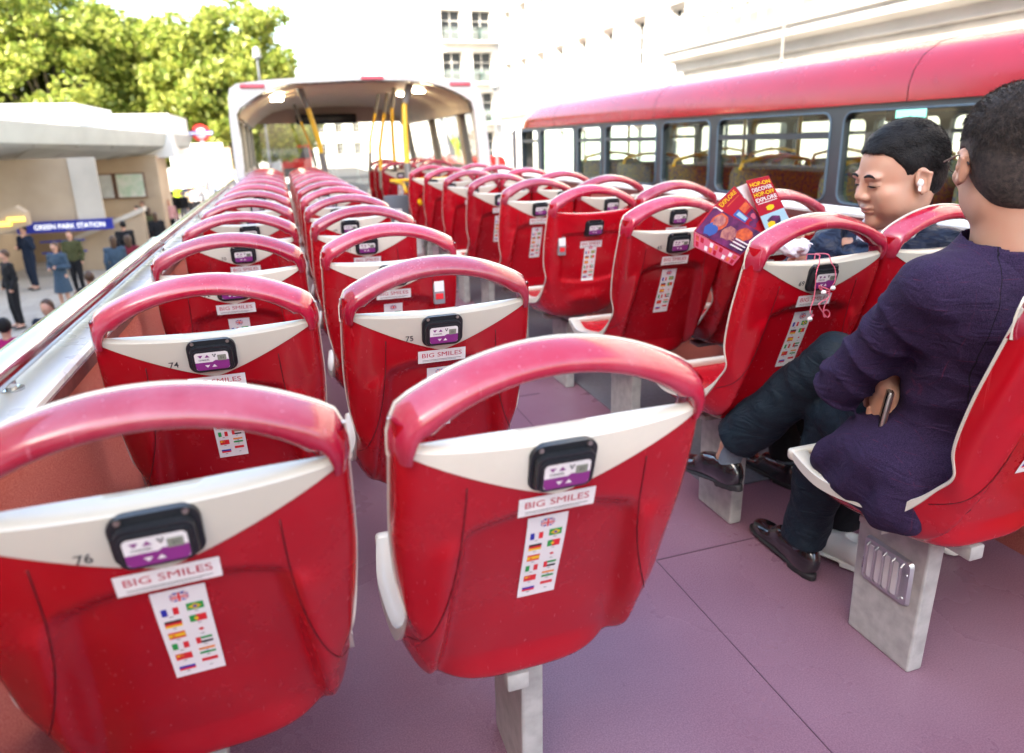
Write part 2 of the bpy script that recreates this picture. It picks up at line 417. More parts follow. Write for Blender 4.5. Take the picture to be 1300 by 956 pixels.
def make_trim():
    mb = MB(); K = 70
    for sg in (-1, 1):
        v = []; f = []
        for j in range(K + 1):
            s = .015 + .975 * j / K; P, Q, wd = kn(KP, s), kn(KQ, s), kn(KW, s)
            D = Q - P; D = D / np.linalg.norm(D)
            pan = sstep(.50, .75, s); hw = .0055 + .020 * pan; dn = .0035 + .020 * pan * (1 - .3 * sstep(.95, 1, s)); up = .004
            x1 = sg * (wd + .0022); x0 = sg * (wd - hw * 1.6)
            for (x, q) in ((x1, -dn), (x1, up * .4), (x1 - sg * .003, up), (x0 + sg * .003, up), (x0, up * .3), (x0, -dn)):
                v.append((x, Q[0] + D[0] * q, Q[1] + D[1] * q))
        n = 6
        for j in range(K):
            for k in range(n):
                a, b = j * n + k, j * n + (k + 1) % n; f.append((a, b, b + n, a + n))
        f.append(tuple(range(n))[::-1]); f.append(tuple(K * n + k for k in range(n)))
        mb.add(v, f)
    # front lip
    Q = KQ[-1]; P = KP[-1]
    mb.box((-.205, Q[0] - .016, Q[1] - .026), (.205, Q[0] + .012, Q[1] + .005), bev=.009)
    return mb
def flat_piece(mb, poly, mi, fn, off):
    n = len(mb.v); mb.v += [fn(x, z, off) for x, z in poly]; mb.f.append(tuple(range(n, n + len(poly)))); mb.mi.append(mi)
def flat_grid(mb, poly4, mi, fn, off, nx=6, nz=6):
    (ax, az), (bx, bz), (cx, cz), (dx, dz) = poly4; n = len(mb.v)
    for j in range(nz + 1):
        for i in range(nx + 1):
            u, t = i / nx, j / nz
            x = (ax * (1 - u) + bx * u) * (1 - t) + (dx * (1 - u) + cx * u) * t
            z = (az * (1 - u) + bz * u) * (1 - t) + (dz * (1 - u) + cz * u) * t
            mb.v.append(fn(x, z, off))
    for j in range(nz):
        for i in range(nx):
            a = n + j * (nx + 1) + i; mb.f.append((a, a + 1, a + nx + 2, a + nx + 1)); mb.mi.append(mi)
def flat_text(mb, s, cx, cz, size, mi, fn, off, bold=0, width=None):
    V, F = text2d(s, size, bold, width=width); n = len(mb.v)
    mb.v += [fn(cx + x, cz + z, off) for x, z in V]; mb.f += [tuple(i + n for i in f) for f in F]; mb.mi += [mi] * len(F)
def rect(x0, z0, x1, z1): return [(x0, z0), (x1, z0), (x1, z1), (x0, z1)]
def flags_sticker(style):
    names = ['white', 'red', 'blue', 'yellow', 'green', 'black', 'orange']; I = {k: i for i, k in enumerate(names)}
    def fn(x, z, o):
        return (x, shell_at(x, z, style, 0)[1] - .0022 - o, z)
    mb = MB(); X0, X1, Z1, Z0 = -.031, .031, .799, .618
    flat_grid(mb, rect(X0, Z0, X1, Z1), 0, fn, 0, 4, 30)
    W, H = .0198, .0136
    def fl(cx, cz, kind):
        x0, x1, z0, z1 = cx - W / 2, cx + W / 2, cz - H / 2, cz + H / 2; o = .0006; o2 = .0011; o3 = .0015
        r = lambda a, b, c, d, k, q=o: flat_piece(mb, rect(x0 + a * W, z0 + b * H, x0 + c * W, z0 + d * H), I[k], fn, q)
        if kind in ('fr', 'it'): r(0, 0, .33, 1, 'blue' if kind == 'fr' else 'green'); r(.67, 0, 1, 1, 'red')
        elif kind == 'de': r(0, .67, 1, 1, 'black'); r(0, .33, 1, .67, 'red'); r(0, 0, 1, .33, 'yellow')
        elif kind == 'es': r(0, 0, 1, .25, 'red'); r(0, .25, 1, .75, 'yellow'); r(0, .75, 1, 1, 'red'); r(.22, .38, .36, .62, 'red', o2)
        elif kind == 'ru': r(0, .33, 1, .67, 'blue'); r(0, 0, 1, .33, 'red')
        elif kind == 'id': r(0, .5, 1, 1, 'red')
        elif kind == 'in': r(0, .67, 1, 1, 'orange'); r(0, 0, 1, .33, 'green'); r(.45, .42, .55, .58, 'blue')
        elif kind == 'ae': r(0, 0, .28, 1, 'red'); r(.28, .67, 1, 1, 'green'); r(.28, 0, 1, .33, 'black')
        elif kind == 'jp': flat_piece(mb, [(cx + .0032 * math.cos(a), cz + .0026 * math.sin(a)) for a in np.linspace(0, 2 * math.pi, 13)[:-1]], I['red'], fn, o)
        elif kind == 'cn': r(0, 0, 1, 1, 'red'); r(.08, .55, .3, .85, 'yellow', o2); r(.38, .75, .46, .85, 'yellow', o2); r(.42, .55, .5, .65, 'yellow', o2)
        elif kind == 'pt': r(0, 0, .4, 1, 'green'); r(.4, 0, 1, 1, 'red'); flat_piece(mb, [(x0 + .4 * W + .0028 * math.cos(a), cz + .0028 * math.sin(a)) for a in np.linspace(0, 2 * math.pi, 11)[:-1]], I['yellow'], fn, o2)
        elif kind == 'br':
            r(0, 0, 1, 1, 'green'); flat_piece(mb, [(x0 + .1 * W, cz), (cx, z0 + .12 * H), (x1 - .1 * W, cz), (cx, z1 - .12 * H)], I['yellow'], fn, o2)
            flat_piece(mb, [(cx + .0026 * math.cos(a), cz + .0026 * math.sin(a)) for a in np.linspace(0, 2 * math.pi, 11)[:-1]], I['blue'], fn, o3)
        flat_piece(mb, rect(cx - .0022, z0 - .0038, cx + .0022, z0 - .0026), I['black'], fn, o)
    # union flag on an eight-cornered badge
    cz = .785; a = .0105; h = .0078
    flat_piece(mb, [(-a, cz - h * .55), (-a * .6, cz - h), (a * .6, cz - h), (a, cz - h * .55), (a, cz + h * .55), (a * .6, cz + h), (-a * .6, cz + h), (-a, cz + h * .55)], I['blue'], fn, .0006)
    for sg in (-1, 1):
        flat_piece(mb, [(-a * .8, cz - sg * h * .95), (-a * .95, cz - sg * h * .6), (a * .8, cz + sg * h * .95), (a * .95, cz + sg * h * .6)], I['white'], fn, .0009)
        flat_piece(mb, [(-a * .86, cz - sg * h * .82), (-a * .9, cz - sg * h * .7), (a * .86, cz + sg * h * .82), (a * .9, cz + sg * h * .7)], I['red'], fn, .0011)
    flat_piece(mb, rect(-a, cz - .0024, a, cz + .0024), I['white'], fn, .0013); flat_piece(mb, rect(-.0026, cz - h, .0026, cz + h), I['white'], fn, .00135)
    flat_piece(mb, rect(-a, cz - .0013, a, cz + .0013), I['red'], fn, .0016); flat_piece(mb, rect(-.0014, cz - h, .0014, cz + h), I['red'], fn, .00165)
    for r_, (l_, q_) in enumerate((('fr', 'br'), ('de', 'pt'), ('es', 'jp'), ('it', 'ae'), ('cn', 'in'), ('ru', 'id'))):
        z = .760 - r_ * .0243; fl(-.0145, z, l_); fl(.0145, z + .002, q_)
    return mb, [FC[k] for k in names]
def name_sticker(style):
    mb = MB()
    if style == 0: fn = lambda x, z, o: shell_at(x, z, 0, .0018 + o, recess=False); cz = .839
    else: fn = lambda x, z, o: shell_at(x, z, 1, .0018 + o); cz = .800
    flat_grid(mb, rect(-.056, cz - .0165, .056, cz + .0165), 0, fn, 0, 8, 2)
    flat_text(mb, 'BIG SMILES', 0, cz + .0035, .0165, 1, fn, .0006, 0, width=.094)
    flat_grid(mb, rect(-.046, cz - .0098, .046, cz - .0088), 2, fn, .0006, 8, 1)
    flat_grid(mb, rect(-.046, cz - .0128, .034, cz - .0121), 2, fn, .0006, 8, 1)
    return mb
def audio_unit(parent, cz=.903):
    """black housing with screws; face plate, buttons and screen are its sub-parts"""
    y0 = shell_at(0, cz, 0, 0, False)[1]
    mb = MB()
    def slab(poly, ya, yb, inset):
        n = len(poly); cx = 0
        v = [(x, ya, z) for x, z in poly] + [(x * (1 - inset[0]), yb, cz + (z - cz) * (1 - inset[1])) for x, z in poly]
        f = [tuple(range(n, 2 * n))[::-1]] + [(i, (i + 1) % n, n + (i + 1) % n, n + i) for i in range(n)]
        return v, f
    v, f = slab(rrect(0, cz, .096, .078, .019, 6), y0 + .01, y0 - .007, (.03, .03)); mb.add(v, f)
    v, f = slab(rrect(0, cz - .005, .084, .062, .014, 6), y0 - .006, y0 - .019, (.05, .06)); mb.add(v, f)
    v, f = slab(rrect(0, cz - .007, .074, .050, .010, 6), y0 - .0185, y0 - .022, (.03, .03)); mb.add(v, f)
    u = mb.build('audio_unit', BLACKP, parent, autos=50)
    fp = MB(); yf = y0 - .0228
    u.data.transform(Matrix(((1, 0, 0, 0), (0, 1, -.30, .30 * cz), (0, 0, 1, 0), (0, 0, 0, 1))))
    g = lambda x, z, o: (x, yf - o + .30 * (cz - z), z)
    zc = cz - .007
    flat_piece(fp, rrect(0, zc, .064, .041, .006, 4), 0, g, 0)
    lo = [(-.032, zc - .002), (-.032, zc - .0145), (-.0295, zc - .019), (-.026, zc - .0205), (.026, zc - .0205), (.0295, zc - .019), (.032, zc - .0145), (.032, zc + .001), (.006, zc + .0015), (.001, zc - .002)]
    flat_piece(fp, lo, 1, g, .0004)
    for x, z, s_, c in ((-.021, zc + .012, -1, 1), (-.008, zc + .012, 1, 1), (-.010, zc - .0115, -1, 0), (.003, zc - .0115, 1, 0)):
        flat_piece(fp, [(x - .0048, z - s_ * .0028), (x + .0048, z - s_ * .0028), (x, z + s_ * .0036)], c, g, .0008)
    flat_text(fp, 'CHANNEL', -.0145, zc + .004, .0052, 2, g, .0008, .01, width=.021)
    for dx in (-.0022, .0022): flat_piece(fp, [(.0055 + dx + .0016 * math.cos(t), zc + .0148 + .0016 * math.sin(t)) for t in np.linspace(0, 6.28, 9)[:-1]], 2, g, .0008)
    flat_piece(fp, [(.0028, zc + .0125), (.0082, zc + .0125), (.0055, zc + .0085)], 2, g, .0008)
    flat_piece(fp, rrect(.0195, zc + .0065, .0165, .0135, .001, 2), 3, g, .0008)
    flat_text(fp, '01', .0195, zc + .0065, .008, 2, g, .0011)
    fp.build('face_plate', [WHITEP, PURPLE, DARKTXT, LCD], u, smooth=False, fix=False)
    for sx in (-1, 1):
        s_ = MB(); s_.tube([(sx * .0335, y0 - .0155, cz + .0318), (sx * .0335, y0 - .0195, cz + .0318)], [.0042, .0032], 10); s_.build('screw', SCREW, u)
    return u
def pedestal(parent, side, light=False):
    """aisle leg under the seat; side = +1 puts it to the right of the seat's centre"""
    mb = MB()
    a, b = (-.035, .012) if side < 0 else (.02, .065)
    z1 = .366
    v = [(a, .255, 0), (b, .255, 0), (b, .455, 0), (a, .455, 0), (a, .245, z1), (b, .245, z1), (b, .46, z1), (a, .46, z1)]
    mb.add(v, [(0, 3, 2, 1), (4, 5, 6, 7), (0, 1, 5, 4), (1, 2, 6, 5), (2, 3, 7, 6), (3, 0, 4, 7)])
    o = mb.build('pedestal', STEELG, parent, smooth=False)
    bpy_b = o.modifiers.new('bevel', 'BEVEL'); bpy_b.width = .006; bpy_b.segments = 2
    return o, a
def make_seat(style=0):
    root = empty('bus_chair')
    make_shell(style).build('back_shell', [RED, SEAM], root, autos=None, fix=True)
    h, lip = make_handle(); h.build('handle', REDH, root, autos=55); lip.build('handle_lip', CREAM, root, autos=55)
    tp = make_top_panel(); tp.build('top_panel', CREAM if style == 0 else RED, root, autos=50)
    make_liner().build('cushion', RED, root, autos=None); make_trim().build('trim', CREAM, root, autos=50)
    audio_unit(root, .906 if style == 0 else .880)
    mb, mats = flags_sticker(style); mb.build('flag_sticker', mats, root, smooth=False, fix=False)
    name_sticker(style).build('name_sticker', [WHITEP, REDTXT, DARKTXT], root, smooth=False, fix=False)
    b = MB(); b.box((-.12, .31, .374), (.09, .38, .392), bev=.003); b.box((-.035, .15, .380), (.005, .54, .415), bev=.004); b.build('support_beam', STEELG, root, autos=40)
    return root
def number(root, s, x=-.075, z=.893):
    mb = MB(); flat_text(mb, s, x, z, .019, 0, lambda a, b, o: shell_at(a, b, 0, .0031 + o, recess=False), 0, .008)
    return mb.build('seat_number', DARKTXT, root, smooth=False, fix=False)
# ================================================================ OWN BUS : deck, seats
FLOOR = mat('deck_floor_vinyl', (.175, .083, .115), .32, noise=.3, nscale=260, c2=(.26, .145, .185), detail=2, spec=.35)
def wear(mt, dark, pale):
    """broad scuffed patches, drips and dirt mixed into a floor colour"""
    n = mt.node_tree.nodes; l = mt.node_tree.links; b = n['Principled BSDF']; src = b.inputs['Base Color'].links[0].from_socket; tc = n.new('ShaderNodeTexCoord'); prev = src
    for sc_, lo, hi, cc, amt, dist in ((.7, .40, .7, pale, .4, .4), (1.8, .45, .9, dark, .3, .3), (30, .69, .74, dark, .25, .3)):
        t = n.new('ShaderNodeTexNoise'); t.inputs['Scale'].default_value = sc_; t.inputs['Detail'].default_value = 7; t.inputs['Distortion'].default_value = dist; l.new(tc.outputs['Object'], t.inputs['Vector'])
        mr = n.new('ShaderNodeMapRange'); mr.inputs[1].default_value = lo; mr.inputs[2].default_value = hi; mr.inputs[4].default_value = amt; l.new(t.outputs[0], mr.inputs[0])
        mx = n.new('ShaderNodeMixRGB'); mx.inputs[2].default_value = (*cc, 1); l.new(mr.outputs[0], mx.inputs[0]); l.new(prev, mx.inputs[1]); prev = mx.outputs[0]
    l.new(prev, b.inputs['Base Color'])
    t = n.new('ShaderNodeTexNoise'); t.inputs['Scale'].default_value = 2.2; t.inputs['Detail'].default_value = 6; l.new(tc.outputs['Object'], t.inputs['Vector']); mr = n.new('ShaderNodeMapRange'); mr.inputs[1].default_value = .35; mr.inputs[2].default_value = .65; mr.inputs[3].default_value = .22; mr.inputs[4].default_value = .42; l.new(t.outputs[0], mr.inputs[0]); l.new(mr.outputs[0], b.inputs['Roughness'])
wear(FLOOR, (.08, .03, .05), (.33, .22, .28))
FLOORG = mat('grey_floor', (.16, .17, .19), .5, noise=.2, nscale=60)
mb = MB(); mb.box((-.44, -3.2, -.05), (2.16, 13.0, 0)); mb.build('deck_floor', FLOOR, smooth=False, kind='structure')
mb = MB()
for k in range(4): mb.box((1.02 , -1.2 + k * 3.0, .0005), (1.0225, 1.75 + k * 3.0, .0022))
mb.box((1.02, 1.72, .0006), (2.1, 1.724, .0023)); mb.box((.55, 3.3, .0006), (1.2, 3.304, .0023))
mb.build('floor_joint', mat('joint_dark', (.11, .055, .08), .5), smooth=False, kind='structure')
GREYT = mb = MB(); mb.box((1.45, 2.05, .002), (2.1, 7.0, .006)); mb.build('floor_strip', FLOORG, smooth=False, kind='structure')
ORD = ['first', 'second', 'third', 'fourth', 'fifth', 'sixth', 'seventh', 'eighth', 'ninth', 'tenth', 'eleventh', 'twelfth', 'thirteenth']
proto = {}
def seat(x, y, style, leg, label, group):
    if style not in proto: proto[style] = r = make_seat(style)
    else:
        r = copy_tree(proto[style])
        for ch in list(r.children):
            if ch.name.startswith('pedestal'): bpy.data.objects.remove(ch)
    r.location = (x, y, 0); r.scale = (1.03, 1, 1.033 if x > 1 else 1.0)
    if leg:
        k = ('leg', leg)
        if k not in proto: proto[k] = pedestal(r, leg)[0].data
        else:
            o = bpy.data.objects.new('pedestal', proto[k]); col.objects.link(o); o.parent = r
            bv = o.modifiers.new('bevel', 'BEVEL'); bv.width = .006; bv.segments = 2
    return tag(r, label, 'seat', group)
seats = {}
nums = []
def lbl(c, k):
    return {1: 'in the chrome rail column', 2: 'in the column left of the aisle', 3: 'in the column right of the aisle', 4: 'in the right wall column'}[c]
NUM1 = ['76', '74', '72', '70', '68', '66']; NUM2 = [None, '75', '73', '71', '69', '67']
for k in range(12):
    y = .815 + .742 * k
    for c, x in ((1, -.181), (2, .318)):
        if c == 1: lab = [f'red seat numbered 76 with sky-tinted pink handle, nearest {lbl(c, 0)}', f'red seat numbered 74 with black audio unit, second nearest {lbl(c, 0)}'][k] if k < 2 else f'cream-topped red seat, {ORD[k]} from the rear {lbl(c, 0)}'
        else: lab = 'red seat with the whole flag sticker, nearest in the column left of the aisle' if k == 0 else ('red seat numbered 75, second nearest in the column left of the aisle' if k == 1 else f'cream-topped red seat, {ORD[k]} from the rear {lbl(c, 0)}')
        seats[(c, k)] = seat(x, y, 0, 1 if c == 2 else 0, lab, 'red seats on the left of the aisle')
for k in range(9):
    y = .815 + .752 * k
    for c, x in ((3, 1.405), (4, 1.86)):
        st = 1 if (c == 3 and k in (3,)) else 0
        if c == 3:
            lab = {0: 'red seat under the man in the purple jacket', 1: 'red seat with pink earphones hanging over its cream panel', 2: 'cream-topped red seat beside the open leaflets, right of the aisle',
                   3: 'red seat with a plain red top and T-shaped white stickers', 4: 'red seat with cream panel just ahead of the plain-topped red seat'}.get(k, f'cream-topped red seat, {ORD[k]} from the rear {lbl(3, 0)}')
        else:
            lab = {0: 'red seat beside the man in the purple jacket, against the side wall', 1: 'red seat under the man in the navy jacket'}.get(k, f'cream-topped red seat, {ORD[k]} from the rear {lbl(4, 0)}')
        seats[(c, k)] = seat(x, y, st, -1 if c == 3 else 0, lab, 'red seats on the right of the aisle')
for c, x in ((3, 1.405), (4, 1.86)):
    for k in range(3):
        y = 8.75 + .66 * k
        lab = f'seat under the canopy, {ORD[k]} from the stairwell {"beside the aisle" if c == 3 else "beside the canopy windows"}'
        seats[(c, 20 + k)] = seat(x, y, 0, -1 if c == 3 else 0, lab, 'red seats under the canopy')
for k in range(6):
    number(seats[(1, k)], NUM1[k])
    if NUM2[k]: number(seats[(2, k)], NUM2[k])
number(seats[(3, 1)], '69', -.06); number(seats[(4, 1)], '33', -.06); number(seats[(3, 2)], '65')
seats[(1, 0)].rotation_euler[2] = .045
# courtesy light on the nearest pedestal
def step_light(root):
    lf = [c for c in root.children if c.name.startswith('pedestal')][0]
    mb = MB(); x = -.035
    def P(u, z): return (.24 + u + .012, z)
    poly = [(P(u, z)) for u, z in rrect(.10, .235, .150, .125, .014, 4)]
    n = len(poly); v = [(x - .001, y, z) for y, z in poly] + [(x - .010, .352 + (y - .352) * .94, .235 + (z - .235) * .92) for y, z in poly]
    mb.add(v, [tuple(range(n, 2 * n))] + [(i, (i + 1) % n, n + (i + 1) % n, n + i) for i in range(n)])
    fr = mb.build('step_light', ALU, lf, autos=40)
    g = MB()
    for k in range(4):
        y = .308 + k * .026; g.box((x - .0125, y + .004, .19), (x - .0105, y + .019, .28))
    g.build('light_lens', mat('lens', (.75, .76, .78), .15), fr, smooth=False)
    g = MB()
    for k in range(5):
        y = .300 + k * .0265; g.tube([(x - .009, y + .003, .184), (x - .018, y + .003, .193), (x - .018, y + .001, .277), (x - .009, y, .286)], .003, 6)
    for (y, z) in ((.288, .26), (.417, .20), (.292, .195), (.414, .275)): g.sphere((x - .0105, y, z), .004, n=5)
    g.build('light_grille', ALU, fr)
step_light(seats[(3, 0)])
# small emergency unit on the plain-topped seat and on two others
def side_unit(root, x=-.155, z=.80):
    y = shell_at(x, z, 0, 0, False)[1]
    mb = MB(); mb.box((x - .019, y - .012, z - .04), (x + .019, y + .012, z + .045), bev=.004); u = mb.build('call_unit', mat('grey_plastic', (.25, .26, .28), .4), root, autos=40)
    mb = MB(); mb.box((x - .016, y - .0135, z + .005), (x + .016, y - .0122, z + .041)); mb.build('unit_label', WHITEP, u, smooth=False)
    mb = MB(); mb.box((x - .013, y - .015, z - .022), (x + .013, y - .0122, z - .002), bev=.001); mb.build('red_button', FC['red'], u, smooth=False)
side_unit(seats[(3, 3)]); side_unit(seats[(3, 6)], .15); side_unit(seats[(2, 2)], .15, .83)
# ================================================================ side walls, coping, rail
WALLIN = mat('speckled_wall_lining', (.36, .065, .052), .6, noise=.5, nscale=420, c2=(.54, .20, .16), detail=2, bump=.2, bscale=500)
COPE = mat('white_coping', (.72, .72, .71), .3, noise=.06, nscale=12, rvar=.1)
BROWN = mat('brown_lip', (.16, .05, .045), .5, noise=.3, nscale=50)
REDPAINT = mat('bus_red_paint', (.55, .012, .012), .12, coat=.6, rvar=.04)
def side_wall(sg, x_in, x_out, y0, y1, zt, label):
    root = empty('bus_side_wall', ((x_in + x_out) / 2, y0, 0)); tag(root, label, 'side wall')
    def w(p): return [(q[0] - (x_in + x_out) / 2, q[1] - y0, q[2]) for q in p]
    mb = MB(); prof = [(x_in, 0), (x_in + sg * .01, .5), (x_in + sg * .03, zt - .05), (x_out - sg * .02, zt - .05), (x_out - sg * .02, 0)]
    n = len(prof); v = w([(x, y0, z) for x, z in prof] + [(x, y1, z) for x, z in prof])
    mb.add(v, [tuple(range(n)), tuple(range(n, 2 * n))] + [(i, (i + 1) % n, n + (i + 1) % n, n + i) for i in range(n)])
    mb.build('lining', WALLIN, root, smooth=False)
    mb = MB(); prof = [(x_out, zt - .045), (x_out, zt - .008), (x_out - sg * .008, zt), (x_in + sg * .012, zt - .004), (x_in + sg * .006, zt - .012), (x_in + sg * .006, zt - .022), (x_in + sg * .01, zt - .045)]
    n = len(prof); v = w([(x, y0, z) for x, z in prof] + [(x, y1, z) for x, z in prof])
    mb.add(v, [tuple(range(n)), tuple(range(n, 2 * n))] + [(i, (i + 1) % n, n + (i + 1) % n, n + i) for i in range(n)])
    mb.build('coping', COPE, root, autos=30)
    mb = MB(); v = w([(x_in + sg * .0015, y0, zt - .048), (x_in + sg * .009, y0, zt - .048), (x_in + sg * .009, y0, zt - .0225), (x_in + sg * .0015, y0, zt - .0225)] + [(x_in + sg * .0015, y1, zt - .048), (x_in + sg * .009, y1, zt - .048), (x_in + sg * .009, y1, zt - .0225), (x_in + sg * .0015, y1, zt - .0225)])
    mb.add(v, [(0, 1, 2, 3), (4, 5, 6, 7)] + [(i, (i + 1) % 4, 4 + (i + 1) % 4, 4 + i) for i in range(4)]); mb.build('lip_strip', BROWN, root, smooth=False)
    y = y0 + .9
    while y < y1 - .2:
        mb = MB(); pts = []
        prof = [(0, -.075), (.010, -.05), (.026, -.018), (.026, .018), (.010, .05), (0, .075)]
        zs = [0, .3, .6, .8, zt - .052]; v = []; f = []
        for z in zs:
            xi = x_in + sg * (.01 * min(z, .5) / .5 + .02 * max(0, z - .5) / (zt - .55))
            for dx, dy in prof: v.append((xi - sg * dx * (1.3 - .6 * z), y + dy * (1.6 - .8 * z), z))
        for j in range(len(zs) - 1):
            for i in range(5): a = j * 6 + i; f.append((a, a + 1, a + 7, a + 6))
        mb.add(w(v), f); mb.build('wall_rib', WALLIN, root, autos=60); y += 1.484
    mb = MB(); o = x_out; mb.box((o - (x_in + x_out) / 2 - (.02 if sg > 0 else 0), 0, -2.0), (o - (x_in + x_out) / 2 + (.02 if sg < 0 else 0), y1 - y0, zt - .046)); mb.build('outer_skin', REDPAINT, root, smooth=False)
    return root
side_wall(-1, -.425, -.515, -3.2, 8.6, .935, 'low speckled red side wall with white coping beside the left seats')
side_wall(1, 2.135, 2.26, -3.2, 8.2, 1.02, 'low red side wall with white coping between the seats and the covered bus')
root = empty('handrail', (-.488, 2.95, .978)); tag(root, 'thick chrome handrail running along the white coping', 'handrail')
mb = MB(); mb.tube([(0, -6, 0), (0, 0, 0)], .027, 20); mb.build('rail_tube', CHROME, root)
mb = MB(); mb.tube([(0, -.03, 0), (0, .012, 0)], .0292, 20); mb.build('collar', CHROME, root)
mb = MB(); mb.tube([(0, .0, 0), (0, 5.2, 0), (0, 5.35, -.03)], .020, 16); mb.build('rail_tube', CHROME, root)
for y in (-4.6, -1.6, .12, 1.5, 2.9, 4.3, 5.15):
    mb = MB(); mb.tube([(.0, y, -.02), (.0, y, -.045)], .009, 10); mb.tube([(0, y, -.046), (0, y, -.041)], .02, 12); mb.build('rail_post', CHROME, root)
# ================================================================ canopy
def px(u, v, Y):
    d = RW @ np.array([(u - 650) / 875, (v - 433) / 875, 1]); return d[0] * Y / d[1], d[2] * Y / d[1] + EYE
CY = 8.05
OUTp = [px(u, v, CY) for u, v in [(301, 228), (294, 175), (289, 125), (291, 112), (300, 106), (340, 101), (380, 98.5), (450, 97), (520, 97.5), (560, 99), (592, 102), (603, 106), (610, 116), (616, 145), (624, 215)]]
INp = [px(u, v, CY) for u, v in [(308, 224), (302, 175), (298, 146), (303, 137), (318, 126), (338, 114), (370, 106), (450, 102), (520, 102), (545, 105), (566, 111), (590, 121), (601, 129), (606, 140), (612, 216)]]
INp = [px(u, v, CY) for u, v in [(311, 226), (306, 180), (300, 146), (304, 138), (318, 127), (338, 114.5), (370, 106), (450, 102), (515, 102), (545, 105), (564, 110), (586, 120), (598, 128), (602, 140), (610, 216)]]
WHITEB = mat('white_bodywork', (.62, .62, .62), .3, coat=.2, rvar=.08)
BEIGE = mat('beige_ceiling_lining', (.72, .60, .42), .4, noise=.15, nscale=6)
FRAMEB = mat('window_frame_grey', (.30, .28, .24), .4)
GL = glass('window_glass'); GLDT = glass("tinted_glass", (.62, .68, .66), .1)
croot = empty('bus_canopy', (.95, CY, .93)); tag(croot, 'white half roof with windows over the front of the open-top deck', 'canopy')
def cl(p): return [(a - .95, b - CY, c - .93) for a, b, c in p]
def band(O, I, ya, yb, mt, name, par, sm=True):
    n = len(O); v = cl([(x, ya, z) for x, z in O] + [(x, ya, z) for x, z in I] + [(x, yb, z) for x, z in O] + [(x, yb, z) for x, z in I]); f = []
    for i in range(n - 1):
        f += [(i, i + 1, n + i + 1, n + i), (2 * n + i, 3 * n + i, 3 * n + i + 1, 2 * n + i + 1), (i, 2 * n + i, 2 * n + i + 1, i + 1), (n + i, n + i + 1, 3 * n + i + 1, 3 * n + i)]
    f += [(0, n, 3 * n, 2 * n), (n - 1, 3 * n - 1, 4 * n - 1, 2 * n - 1)]
    mb = MB(); mb.add(v, f); return mb.build(name, mt, par, autos=40)
band(OUTp, INp, CY, CY + .10, WHITEB, 'rear_frame', croot)
CYE = 13.1
oz = [i for i, p in enumerate(OUTp)]
Or = [px(290, 143, CY)] + OUTp[2:14]; Ir = [(x * .985 + .014, z - .012) for x, z in INp[2:14]]
band(Or, [(x + (.95 - x) * .012, z - .016) for x, z in Or], CY + .101, CYE, WHITEB, 'roof_shell', croot)
n = len(Ir); ys = np.linspace(CY + .101, CYE - .02, 9); v = []
for y in ys: v += [(x, y, z - .02 * ((y - CY) / 5)) for x, z in Ir]
f = [(j * n + i, j * n + i + 1, (j + 1) * n + i + 1, (j + 1) * n + i) for j in range(8) for i in range(n - 1)]
mb = MB(); mb.add(cl(v), f); mb.build('ceiling_lining', BEIGE, croot, autos=40)
# windows of the two sides
def side_windows(xb, xt, zb, zt, ysplit, sg):
    def at(y, z): t = (z - zb) / (zt - zb); return xb + (xt - xb) * t
    for k in range(len(ysplit) - 1):
        ya, yb = ysplit[k] + .078, ysplit[k + 1] - .078
        fr = MB()
        for (a0, a1, b0, b1) in ((ya - .045, ya + .0, zb, zt), (yb, yb + .045, zb, zt), (ya, yb, zb, zb + .04), (ya, yb, zt - .04, zt)):
            v = [(at(0, z) + dx, y, z) for dx in (-.03, .03) for y, z in ((a0, b0), (a1, b0), (a1, b1), (a0, b1))]
            fr.add(cl(v), [(0, 1, 2, 3), (4, 7, 6, 5), (0, 4, 5, 1), (1, 5, 6, 2), (2, 6, 7, 3), (3, 7, 4, 0)])
        o = fr.build('window', FRAMEB, croot, smooth=False)
        g = MB(); g.add(cl([(at(0, zb + .04), ya, zb + .04), (at(0, zb + .04), yb, zb + .04), (at(0, zt - .04), yb, zt - .04), (at(0, zt - .04), ya, zt - .04)]), [(0, 1, 2, 3)]); g.build('pane', GL, o, smooth=False, fix=False)
    for y in ysplit:
        p = MB()
        v = [(at(0, z) + dx, y + dy, z) for z in (zb, zt) for dx, dy in ((-.04, -.075), (.04, -.075), (.04, .075), (-.04, .075))]
        p.add(cl(v), [(0, 1, 2, 3), (4, 5, 6, 7), (0, 1, 5, 4), (1, 2, 6, 5), (2, 3, 7, 6), (3, 0, 4, 7)])
        p.build('window_pillar', mat('beige_pillar', (.42, .38, .3), .5), croot, smooth=False)
zb = .98; ztp = INp[2][1]
side_windows(OUTp[0][0] + .03, OUTp[2][0] + .02, zb, ztp, [CY + .16, 9.6, 11.2, 12.9], -1)
side_windows(OUTp[-1][0] - .03, OUTp[-3][0] - .03, zb, INp[-2][1] + .02, [CY + .16, 8.95, 10.75, 12.9], 1)
for sg, xo in ((-1, OUTp[0][0]), (1, OUTp[-1][0])):
    mb = MB(); mb.add(cl([(xo, CY + .1, 0), (xo - sg * .06, CY + .1, 0), (xo - sg * .06, CY + .1, .97), (xo, CY + .1, .97), (xo, CYE, 0), (xo - sg * .06, CYE, 0), (xo - sg * .06, CYE, .97), (xo, CYE, .97)]), [(0, 1, 2, 3), (4, 5, 6, 7), (0, 1, 5, 4), (1, 2, 6, 5), (2, 3, 7, 6), (3, 0, 4, 7)])
    mb.build('lower_side', WHITEB, croot, smooth=False)
    mb = MB(); mb.box((xo - .95 - (.01 if sg > 0 else 0), .05, -2.9), (xo - .95 + (.01 if sg < 0 else 0), CYE - CY, -.93)); mb.build('lower_side', REDPAINT, croot, smooth=False)
